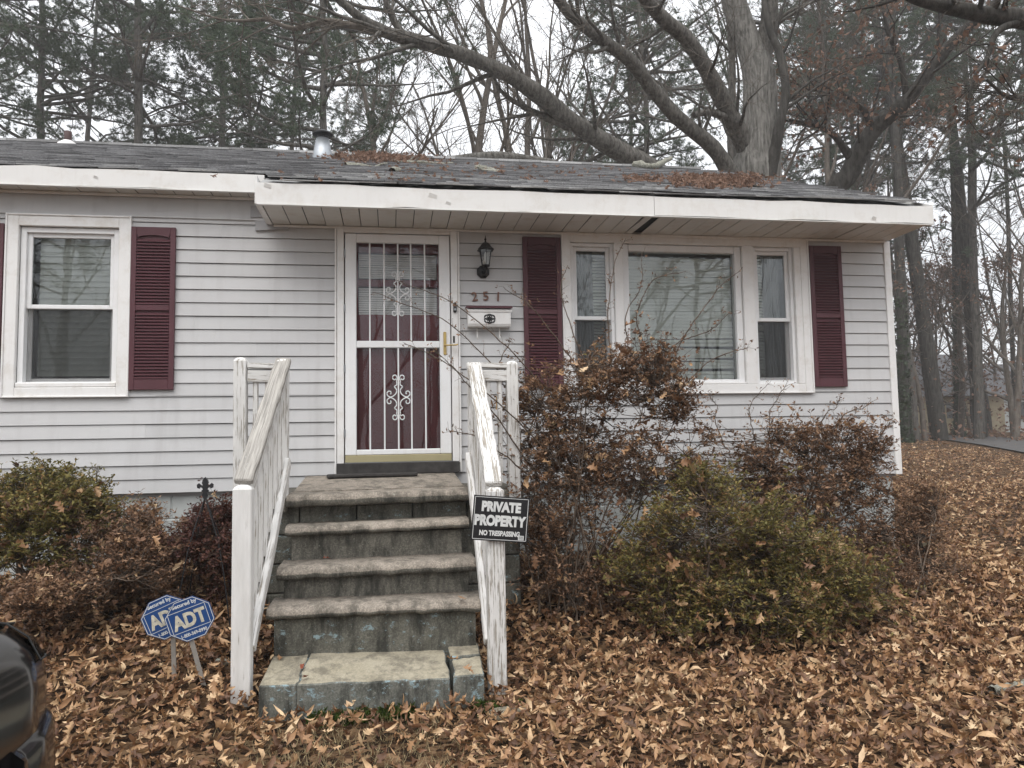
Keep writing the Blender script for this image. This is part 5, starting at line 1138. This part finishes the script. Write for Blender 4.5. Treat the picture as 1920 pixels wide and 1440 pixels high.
shrub('tall bare-stemmed azalea with brown leaves right of the railing, long shoots across the window', s1b[:2], [lobe(1010, 740, Y1, 130, 120, .3, .9), lobe(1130, 720, Y1, 190, 120, .32, 1.1), lobe(1240, 720, Y1-.05, 150, 190, .3, 1.1), lobe(1040, 860, Y1, 200, 190, .35, 1.5), lobe(1180, 860, Y1, 220, 200, .35, 1.3), lobe(1090, 990, Y1-.05, 220, 190, .32, 1.0), lobe(1300, 860, Y1, 90, 160, .2, .4), lobe(1000, 980, Y1-.1, 90, 160, .2, .4), lobe(1060, 1080, Y1-.1, 240, 120, .3, .7), lobe(1180, 1080, Y1-.2, 200, 130, .3, .7)], 1900, 'brownazalea', 1.2, 4, 30, bare=.3, spread=.15, stemr=.007,
      shoots=[[P3(1050, 760, Y1), P3(960, 660, Y1-.05), P3(850, 570, Y1-.1), P3(745, 528, Y1-.15)], [P3(1040, 800, Y1), P3(930, 690, Y1), P3(830, 600, Y1-.1), P3(700, 545, Y1-.1)], [P3(1030, 850, Y1-.1), P3(930, 750, Y1-.15), P3(830, 672, Y1-.2), P3(760, 640, Y1-.25)], [P3(1000, 880, Y1-.1), P3(920, 770, Y1-.15), P3(860, 700, Y1-.15), P3(815, 655, Y1-.15)],
              [P3(1240, 720, Y1), P3(1290, 620, Y1), P3(1340, 560, Y1), P3(1400, 512, Y1-.05)], [P3(1150, 700, Y1), P3(1135, 600, Y1), P3(1140, 500, Y1), P3(1158, 445, Y1)], [P3(1220, 680, Y1), P3(1200, 590, Y1), P3(1230, 520, Y1), P3(1290, 500, Y1)], [P3(1090, 700, Y1), P3(1030, 610, Y1), P3(985, 560, Y1), P3(940, 530, Y1)], [P3(1100, 690, Y1), P3(1066, 610, Y1), P3(1050, 540, Y1), P3(1062, 500, Y1)], [P3(1230, 690, Y1), P3(1270, 640, Y1), P3(1330, 620, Y1), P3(1370, 590, Y1)], [P3(1250, 760, Y1), P3(1310, 690, Y1), P3(1370, 650, Y1), P3(1400, 640, Y1)], [P3(1180, 690, Y1), P3(1170, 600, Y1), P3(1195, 540, Y1), P3(1200, 470, Y1)], [P3(1000, 900, Y1-.2), P3(940, 850, Y1-.25), P3(890, 815, Y1-.25), P3(835, 805, Y1-.25)], [P3(960, 740, Y1), P3(930, 700, Y1), P3(950, 660, Y1), P3(960, 640, Y1)]])
s2b = on_y(1492, 1030, -.62)
shrub('brown-leaved azalea in front of the right shutter and corner board', s2b[:2], [lobe(1450, 850, -.6, 220, 130, .3, 1.0), lobe(1560, 830, -.6, 210, 130, .3, 1.0), lobe(1460, 940, -.65, 260, 150, .35, 1.6), lobe(1600, 930, -.6, 170, 170, .3, 1.1), lobe(1360, 860, -.55, 140, 150, .2, .5), lobe(1640, 860, -.6, 90, 120, .2, .4), lobe(1530, 1020, -.7, 240, 80, .3, .5)], 1250, 'brownazalea', 1.25, 4, 16, spread=.07, stemr=.013, bare=.2,
      shoots=[[P3(1420, 850, -.6), P3(1410, 790, -.6), P3(1420, 750, -.6), P3(1455, 722, -.6)], [P3(1440, 850, -.6), P3(1445, 780, -.6), P3(1460, 745, -.6), P3(1470, 715, -.6)], [P3(1360, 840, -.5), P3(1345, 790, -.5), P3(1350, 760, -.5), P3(1335, 735, -.5)], [P3(1570, 800, -.6), P3(1590, 770, -.6), P3(1615, 760, -.6), P3(1635, 745, -.6)], [P3(1620, 850, -.6), P3(1650, 815, -.6), P3(1670, 795, -.6), P3(1685, 785, -.6)], [P3(1540, 800, -.6), P3(1550, 770, -.6), P3(1565, 760, -.6), P3(1570, 750, -.6)]])
s3b = on_ground(1330, 1165)
shrub('low olive green and brown azalea spreading in front of the taller bushes', s3b[:2], [lobe(1260, 960, -1.5, 230, 130, .35, 1.2), lobe(1380, 1000, -1.6, 280, 170, .4, 1.6), lobe(1520, 1060, -1.6, 260, 130, .38, 1.3), lobe(1250, 1060, -1.55, 240, 140, .35, 1.0), lobe(1420, 1110, -1.75, 320, 110, .35, 1.0), lobe(1590, 1110, -1.6, 180, 110, .3, .7), lobe(1340, 910, -1.4, 180, 80, .3, .5), lobe(1300, 1140, -1.75, 300, 90, .3, .8), lobe(1500, 1150, -1.8, 300, 80, .3, .7)], 2000, 'greenazalea', 1.15, 4, 16, spread=.22, bare=.12)
s4b = on_ground(1700, 1120)
shrub('low straggling brown azalea at the far right end of the bed', s4b[:2], [lobe(1690, 1010, -.9, 170, 150, .3, 1.), lobe(1730, 1070, -1.0, 150, 110, .3, .8), lobe(1640, 1080, -1.1, 140, 110, .3, .8), lobe(1740, 960, -.8, 90, 110, .2, .4)], 800, 'brownazalea', 1.1, 4, 6, spread=.12, bare=.2, stemr=.006)
s5b = on_ground(70, 1160)
shrub('rounded olive green azalea at the left edge under the window', s5b[:2], [lobe(60, 960, -.95, 260, 140, .4, 1.6), lobe(150, 950, -.85, 170, 120, .3, 1.0), lobe(30, 1040, -1.1, 240, 150, .4, 1.2), lobe(-60, 980, -1.0, 220, 180, .4, 1.0), lobe(60, 905, -.9, 160, 60, .3, .5)], 1100, 'greenazalea', 1.15, 4, 12, spread=.18, stemr=.014,
      shoots=[[P3(90, 930, -.9), P3(95, 905, -.9), P3(92, 890, -.9), P3(88, 876, -.9)], [P3(170, 940, -.85), P3(175, 915, -.85), P3(178, 900, -.85), P3(182, 888, -.85)]])
s6b = on_ground(230, 1120)
shrub('low dark brown azalea between the left bush and the steps', s6b[:2], [lobe(230, 1030, -1.0, 200, 110, .35, 1.2), lobe(310, 1060, -1.1, 180, 130, .35, 1.2), lobe(170, 1090, -1.3, 240, 110, .35, 1.0), lobe(280, 1000, -.8, 120, 90, .2, .5), lobe(110, 1110, -1.45, 160, 80, .3, .6)], 950, 'brownazalea', 1.05, 4, 14, spread=.2, bare=.05)
s7b = on_ground(390, 1110)
shrub('burgundy-leaved shrub against the left railing by the garden obelisk', s7b[:2], [lobe(385, 1005, -.95, 110, 110, .3, 1.3), lobe(355, 1030, -1.0, 110, 110, .3, .9), lobe(410, 1050, -1.1, 90, 140, .3, 1.0), lobe(415, 975, -.85, 70, 60, .2, .4)], 620, 'redazalea', 1.1, 4, 10, spread=.12)
# dead oak leaves caught in the bushes
for lab, cnt in (('tall bare-stemmed azalea with brown leaves right of the railing, long shoots across the window', 420), ('brown-leaved azalea in front of the right shutter and corner board', 150), ('low olive green and brown azalea spreading in front of the taller bushes', 330), ('rounded olive green azalea at the left edge under the window', 130), ('low dark brown azalea between the left bush and the steps', 130), ('burgundy-leaved shrub against the left railing by the garden obelisk', 90)):
    tp = shrub_tips[lab]; i = rng.integers(0, len(tp), cnt); pp = tp[i]+rng.normal(0, .02, (cnt, 3)); sh_ = [o for o in bpy.data.objects if o.get('label') == lab][0]
    V, F_ = instance(OL, pp, rot_frames(rng.normal(0, 1, (cnt, 3))+np.array([0, -.4, .5]), rng.uniform(0, 6.28, cnt)), rng.uniform(.06, .125, cnt)); obj('caught_leaves', V, F_, M['oakleaf'], sh_)

# ------------------------------------------------------------------ leaf litter, dead grass, moss
def keep_out(x, y):
    k = ((x > -.72) & (x < .54) & (y > -2.26) & (y < 0))          # steps
    k |= (x > HX0) & (x < 4.78) & (y > .0)
    k |= (np.abs(x+.835) < .06) & (np.abs(y+2.05) < .06); k |= (np.abs(x-.61) < .06) & (np.abs(y+2.05) < .06)
    return ~k
def in_drive(x, y, margin=0):
    p = np.array([dr[k][0] for k in range(1, 6)]); f = np.array([dr[k][1] for k in range(1, 6)]); hit = np.zeros(len(x), bool)
    for k in range(4):                       # quads between successive cross sections
        q = [p[k], p[k+1], f[k+1], f[k]]; s_ = np.ones(len(x), bool)
        for m in range(4): e = q[(m+1) % 4]-q[m]; s_ &= (e[0]*(y-q[m][1])-e[1]*(x-q[m][0])) >= -margin*np.hypot(*e)
        t_ = np.ones(len(x), bool)
        for m in range(4): e = q[(m+1) % 4]-q[m]; t_ &= (e[0]*(y-q[m][1])-e[1]*(x-q[m][0])) <= margin*np.hypot(*e)
        hit |= s_ | t_
    return hit
def litter(n, x0, x1, y0, y1, smin, smax, lay, tl=.62):
    x = rng.uniform(x0, x1, n); y = rng.uniform(y0, y1, n); k = keep_out(x, y)
    bare_ = np.exp(-(((x+.22)/.62)**4+((y+2.95)/.55)**4)); k &= rng.random(n) > bare_*.78
    k &= ~((np.abs(x+2.15) < .95) & (y < -3.3)); k &= rng.random(n) > .95*in_drive(x, y, .5)
    x, y = x[k], y[k]; n = len(x); tilt = rng.normal(0, tl, (n, 3)); nm_ = tilt+np.array([0, 0, 1.]); z = terrain(x, y)+rng.uniform(.004, lay, n)+.02*np.abs(tilt).sum(1)
    return np.stack([x, y, z], 1), nm_, rng.uniform(smin, smax, n)
parts_ = [litter(37000, -4.2, 5.2, -5.2, -.02, .045, .104, .05), litter(18000, 3.2, 13, -5.0, 5.5, .055, .105, .045, .5), litter(8000, 4.8, 20, 5.5, 16, .08, .13, .025, .18), litter(3500, 6, 30, 15, 36, .12, .2, .02, .12)]
pos = np.concatenate([p[0] for p in parts_]); nm_ = np.concatenate([p[1] for p in parts_]); sc = np.concatenate([p[2] for p in parts_])
MIX = OL+SL
pk = np.where(rng.random(len(pos)) < .4, rng.integers(0, len(OL), len(pos)), rng.integers(len(OL), len(MIX), len(pos)))
V, F_ = instance(MIX, pos, rot_frames(nm_, rng.uniform(0, 6.28, len(pos))), sc[:, None]*np.stack([rng.uniform(.7, 1.1, len(pos)), rng.uniform(.85, 1.25, len(pos)), rng.uniform(.7, 1.2, len(pos))], 1), pk)
lt_ = obj('leaf_litter', V, F_, M['oakleaf']); tag(lt_, 'thick carpet of dry brown oak leaves covering the yard', 'leaves', None, 'stuff')
k = 5200; x = rng.normal(-.2, .55, k); y = rng.uniform(-4.3, -2.26, k); bn = np.exp(-(((x+.22)/.8)**4+((y+3.0)/.75)**4)); q = rng.random(k) < bn; x, y = x[q], y[q]
V0 = []; GB = []
for c in (.4, .9, 1.5): 
    t = np.linspace(0, 1, 4); yy_ = np.sin(c*t)/c; zz_ = (1-np.cos(c*t))/c; w_ = .035*(1-t*.95)
    GB.append((np.concatenate([np.stack([-w_, yy_, zz_], 1), np.stack([w_, yy_, zz_], 1)]), np.array([(i, 4+i, 5+i, 1+i) for i in range(3)])))
a = rng.uniform(0, 6.28, len(x)); el = rng.uniform(.05, .9, len(x)); dn = np.stack([np.cos(a)*np.cos(el), np.sin(a)*np.cos(el), np.sin(el)], 1); xx_ = unit(np.cross(dn, np.array([[0, 0, 1.]]))); zz_ = np.cross(xx_, dn)
V, F_ = instance(GB, np.stack([x, y, terrain(x, y)+.002], 1), np.stack([xx_, dn, zz_], -1), rng.uniform(.03, .085, len(x)))
tag(obj('dead_grass', V, F_, M['grass']), 'thin dead grass on the bare patch before the bottom step', 'grass', None, 'stuff')
k = 1500; x = np.where(rng.random(k) < .75, rng.uniform(-.45, .12, k), rng.uniform(.42, .72, k)); y = -2.245-np.abs(rng.normal(0, .04, k)); V, F_ = instance([tuft(8, .024, .009, 1.4)], np.stack([x, y, terrain(x, y)+np.abs(rng.normal(.012, .014, k))], 1), rot_frames(rng.normal(0, .4, (k, 3))+np.array([0, 0, 1.]), rng.uniform(0, 6, k)), rng.uniform(.6, 1.4, k))
tag(obj('moss', V, F_, M['moss']), 'green moss along the foot of the bottom slab', 'moss', None, 'stuff')
# single leaves lying on the steps
def lone_leaf(p, nrm, s, k, lab, m='oakleaf', spin=None, grp='single oak leaves lying on the steps'):
    V, F_ = instance([OL[k]], [p], rot_frames(np.array([nrm], float), np.array([rng.uniform(0, 6.28) if spin is None else spin])), np.array([s]), np.array([0])); tag(obj('oak_leaf', V, F_, M[m]), lab, 'leaf', grp)
def slab_pt(px, py, z): r = ray(px, py); t = (z-CAM[2])/r[2]; return CAM+r*t
m, t, b = newmat('red oak leaf'); b.inputs['Base Color'].default_value = (.22, .06, .03, 1); b.inputs['Roughness'].default_value = .8; M['redleaf'] = m
for px, py, z, s, k, lab, mm in [(566, 1250, .225, .075, 0, 'small red leaf on the left of the bottom slab', 'redleaf'), (573, 1268, .21, .055, 8, 'tiny red-brown leaf at the front edge of the bottom slab', 'redleaf'), (848, 1236, .24, .09, 1, 'curled tan leaf standing on the crack of the broken corner', 'oakleaf'), (846, 1178, .30, .10, 6, 'upright tan leaf leaning on the lowest riser', 'oakleaf'), (866, 1121, .525, .07, 8, 'pale tan leaf on the right end of the lowest tread', 'oakleaf'),
     (823, 1200, .255, .06, 3, 'rust curled leaf at the back of the slab', 'redleaf'), (525, 1232, .24, .06, 4, 'brown leaf by the left crack in the slab', 'oakleaf'), (612, 1047, .735, .06, 0, 'flat red leaf on the middle tread', 'redleaf'), (880, 1255, .24, .075, 2, 'curled leaf at the outer end of the broken corner', 'oakleaf')]:
    lone_leaf(slab_pt(px, py, z+.012), rng.normal(0, .3, 3)+np.array([0, -.2, 1.]), s, k, lab, mm)
p = slab_pt(737, 1207, .262); tag(obj('paper_scrap', [(p[0]-.014, p[1], p[2]), (p[0]+.008, p[1]-.008, p[2]+.004), (p[0]+.016, p[1]+.004, p[2]+.002), (p[0]-.008, p[1]+.008, p[2]+.010)]+[(p[0]-.014, p[1], p[2]-.003), (p[0]+.008, p[1]-.008, p[2]-.003), (p[0]+.016, p[1]+.004, p[2]-.003), (p[0]-.008, p[1]+.008, p[2]-.003)], BF, M['white']), 'tiny white scrap of paper at the back of the bottom slab', 'scrap')
# debris on the roof
def stick(pts, r, lab, m='lichen', grp='broken sticks lying on the roof', n=18, k=7, side=3, cat='stick', nm='stick'):
    A = Acc(); q = smooth_path(pts, n); q += np.cumsum(rng.normal(0, r*.25, (n, 3)), 0)*.5; A.tubes(q[None], (r*np.linspace(1.1, .7, n)*(1+rng.normal(0, .12, n)))[None], k)
    if side: S, D, rr, b, t = spawn(q[None], np.full((1, n), r), side, .2, .9, .5, 1.1); P, Rd = grow(S, D*np.array([1, 1, .4]), np.full(len(S), r*6), np.full(len(S), r*.45), np.full(len(S), r*.2), 5, .2); A.tubes(P, Rd, 4)
    return tag(A.obj(nm, M[m]), lab, cat, grp)
def rp(px, py, up=.02): p = on_roof(px, py); return (p[0], p[1], p[2]+up)
stick([rp(648, 313), rp(690, 313), rp(740, 312), rp(775, 309)], .042, 'long lichen-grey stick on the roof right of the vent')
stick([rp(735, 305), rp(790, 309), rp(850, 310)], .026, 'thinner pale stick above the long one on the roof')
stick([rp(735, 325), rp(760, 318), rp(790, 322)], .036, 'short crooked lichen stick below the long one')
stick([rp(892, 319), rp(915, 321), rp(940, 326)], .034, 'short pale stick alone in the middle of the roof')
stick([rp(1192, 315, .04), rp(1225, 319, .05), rp(1258, 312, .10)], .05, 'cut pale log end resting at the foot of the leaning limb', side=0)
stick([rp(1340, 352), rp(1390, 353), rp(1432, 355)], .018, 'thin dark stick along the leaf heap on the roof', 'darkbark')
q = [(*at(x, y, 13.9), wp) for x, y, wp in ((840, 299, .08), (920, 294, .13), (975, 297, .11), (1040, 303, .05))]; A = Acc(); s_ = smooth_path(q, 24)
tag((A.tubes(s_[:, :3][None], s_[:, 3][None]*.8, 8), A.obj('fallen_branch', M['oakbark']))[1], 'fallen branch lying along the ridge in the middle of the roof', 'branch')
def roof_leaves(nm, cx, cy, wx, wy, n, lab, th=.08):
    px = cx+rng.normal(0, wx, n); py = cy+np.clip(rng.normal(0, wy, n), -2*wy, 2*wy); P = np.array([on_roof(a, b) for a, b in zip(px, py)]); P[:, 2] += rng.uniform(.01, th, n)
    k = P[:, 1] < RIDGE_Y+.02; P = P[k]; V, F_ = instance(MIX, P, rot_frames(rng.normal(0, .5, P.shape)+nv, rng.uniform(0, 6.28, len(P))), rng.uniform(.05, .11, len(P))); tag(obj(nm, V, F_, M['hangleaf' if rng.random() < 2 else 'oakleaf']), lab, 'leaves', None, 'stuff')
roof_leaves('leaf_heap', 1345, 346, 46, 6, 900, 'heap of brown leaves on the right part of the roof'); roof_leaves('leaf_heap', 715, 301, 50, 4.5, 650, 'brown leaves gathered on the roof right of the vent'); roof_leaves('leaf_heap', 1200, 339, 18, 3, 90, 'thin patch of leaves left of the big heap on the roof', .03); roof_leaves('leaf_heap', 1000, 322, 230, 11, 260, 'loose leaves scattered over the middle of the roof', .02)
# sticks and a stone on the ground
def gp(px, py, up=.05): p = on_ground(px, py); return (p[0], p[1], p[2]+up)
stick([gp(405, 1258), gp(425, 1254), gp(440, 1252)], .018, 'short lichen stick by the foot of the left railing post', grp='sticks on the ground')
stick([gp(1860, 1312), gp(1890, 1306), gp(1925, 1300)], .024, 'pale bare log in the leaves at the right edge', grp='sticks on the ground', side=0)
stick([gp(1720, 1090, .1), gp(1745, 1075, .1), gp(1775, 1060, .1)], .012, 'thin grey stick under the straggling azalea', grp='sticks on the ground')
p = on_ground(948, 1345); V = []; n = 9
for z, s_ in ((-.03, 1.0), (.03, .97), (.045, .85)):
    for i in range(n): a = 2*math.pi*i/n; rr = (1+.18*math.sin(3*a+1)+.1*math.cos(5*a))*s_; V.append((p[0]+.105*rr*math.cos(a), p[1]+.05*rr*math.sin(a), p[2]+z+.006*math.cos(a)))
tag(obj('flat_stone', V, [tuple(2*n+i for i in range(n))]+[(j*n+i, j*n+(i+1) % n, j*n+n+(i+1) % n, j*n+n+i) for j in range(2) for i in range(n)], M['slabtop']), 'broken piece of pale concrete in the leaves beside the slab', 'stone')

# ------------------------------------------------------------------ black car, front corner reaching in at the lower left
CX, CY = -2.09, -3.13
car = thing('parked_car', 'glossy black parked car, only its front corner in view at the lower left', 'car', (CX, CY-2.2, 0))
def car_z(y):  # top line: bonnet, windscreen, roof, tail
    return np.interp(y, [-4.5, -4.3, -3.6, -2.9, -1.9, -1.2, -.5, -.15, -.03, 0], [.72, .98, 1.05, 1.44, 1.46, 1.04, .94, .85, .75, .62])
def car_w(y): return np.interp(y, [-4.5, -4.3, -3.9, -1.0, -.55, -.28, -.1, 0], [.62, .78, .90, .90, .875, .80, .68, .52])
def shell(ys, prof):
    V = []; k = None
    for y in ys:
        ring = prof(y); k = len(ring); V += [(CX+x, CY+y, z) for x, z in ring]
    Fc = [(j*k+i, j*k+i+1, j*k+k+i+1, j*k+k+i) for j in range(len(ys)-1) for i in range(k-1)]
    Fc += [tuple(range(k)), tuple((len(ys)-1)*k+i for i in range(k-1, -1, -1))]
    return V, Fc
def body_prof(y):
    h = min(float(car_z(y)), .98 if y < -1.2 else 2); wd = float(car_w(y)); o = []
    for s in np.linspace(-1, 1, 25):
        a = s*math.pi/2; cx = math.copysign(abs(math.sin(a))**.55, s); cz = abs(math.cos(a))**.45
        o.append((cx*wd*(1-.05*max(0, cz-.5)), .50+(h-.50)*cz))
    lo_ = [(wd*.99, .40), (wd*.97, .27), (wd*.85, .20)]
    return [(-x, z) for x, z in lo_[::-1]]+o+lo_
ys = np.concatenate([np.linspace(-4.5, -1, 14), np.linspace(-.9, -.0, 16)])
V, Fc = shell(ys, body_prof); bd = obj('body', V, Fc, M['carpaint'], car, True)
V, Fc = shell(np.linspace(-4.1, -1.35, 16), lambda y: [(-.80, .96), (-.72, max(.97, float(car_z(y))-.12)), (-.5, float(car_z(y))), (0, float(car_z(y))+.03), (.5, float(car_z(y))), (.72, max(.97, float(car_z(y))-.12)), (.80, .96)]); obj('cabin', V, Fc, M['carglass'], car, True)
# bonnet panel standing a little proud with a shut line round it
def bon(y):
    wd = float(car_w(y))*.80; h = float(car_z(y)); return [(x, .50+(h-.50)*abs(math.cos(math.asin(min(.999, (abs(x)/float(car_w(y)))**(1/.55)))))**.45+.008) for x in np.linspace(-wd, wd, 13)]
V, Fc = shell(np.linspace(-1.15, -.12, 10), bon); obj('bonnet', V, Fc[:-2], M['carpaint'], car, True)
def bump_prof(y):
    wd = float(car_w(y))*1.035; return [(-wd, .22), (-wd*1.01, .34), (-wd, .50), (-wd*.94, .545), (wd*.94, .545), (wd, .50), (wd*1.01, .34), (wd, .22)]
V, Fc = shell(np.concatenate([np.linspace(-.75, -.05, 12), [0.0, .035]]), bump_prof); obj('bumper', V, Fc, M['carpaint'], car, True, bevel=.01)
for sx in (-1, 1):
    V = []; 
    for y in np.linspace(-.42, -.06, 8):
        wd = float(car_w(y)); h = float(car_z(y))
        for f in (.985, .93, .84): V.append((CX+sx*wd*f, CY+y+.01, .50+(h-.5)*abs(math.cos(math.asin(f**(1/.55))))**.45+.014))
    A = Acc(); yy_ = np.linspace(-1.15, -.12, 16); A.tubes(np.stack([CX+sx*np.array([float(car_w(y))*.803 for y in yy_]), CY+yy_, np.array([.50+(float(car_z(y))-.5)*abs(math.cos(math.asin(.803**(1/.55))))**.45+.006 for y in yy_])], 1)[None], np.full((1, 16), .008), 5); A.obj('shut_line', M['rubber'], car)
    q = [V[3*i] for i in range(8)]+[V[22], V[23]]+[V[3*i+2] for i in range(7, -1, -1)]+[V[1], V[0]]; A = Acc(); A.tubes(np.array(q)[None]+np.array([0, 0, .004]), np.full((1, len(q)), .004), 5); A.obj('headlight_trim', M['rubber'], car)
    obj('headlight', V, [(3*i+j, 3*i+j+1, 3*i+j+4, 3*i+j+3) for i in range(7) for j in range(2)], M['carglass'], car, True)
    for yw in (-.85, -3.6):
        c = (CX+sx*.74, CY+yw, .32); V, Fc = lathe([(.32, -.1), (.33, -.07), (.33, .07), (.32, .1), (.22, .1)], (0, 0, 0), 22); V = np.stack([V[:, 2]*sx, V[:, 0], V[:, 1]], 1)+c; wh = obj('tyre', V, Fc, M['rubber'], car, True)
        V, Fc = lathe([(.215, .06), (.215, .095), (.05, .085)], (0, 0, 0), 12); V = np.stack([V[:, 2]*sx, V[:, 0], V[:, 1]], 1)+c; obj('rim', V, Fc, M['steel'], wh)
    box('mirror', CX+sx*.98-.09, CX+sx*.98+.09, CY-1.55, CY-1.45, 1.0, 1.12, M['carpaint'], car, .03)
# thin winter haze over the whole yard and wood
hz = obj('haze', bv(-140, 140, -140, 140, -1.6, 34), BF, [], None, kind='stuff'); hm = bpy.data.materials.new('thin haze'); hm.use_nodes = True; ht = hm.node_tree
ht.nodes.remove(ht.nodes['Principled BSDF']); pvn = ht.nodes.new('ShaderNodeVolumePrincipled'); pvn.inputs['Density'].default_value = HAZE; pvn.inputs['Color'].default_value = (.95, .95, .95, 1); pvn.inputs['Anisotropy'].default_value = .2
ht.links.new(pvn.outputs[0], ht.nodes['Material Output'].inputs['Volume']); hz.data.materials.append(hm); hz['label'] = 'thin pale winter haze in the air'; hz['category'] = 'haze'
print('objects', len(bpy.data.objects), 'tris', sum(sum(len(p.vertices)-2 for p in me.polygons) if len(me.polygons) < 3000 else len(me.polygons)*(me.polygons[0].loop_total-2) for me in bpy.data.meshes))
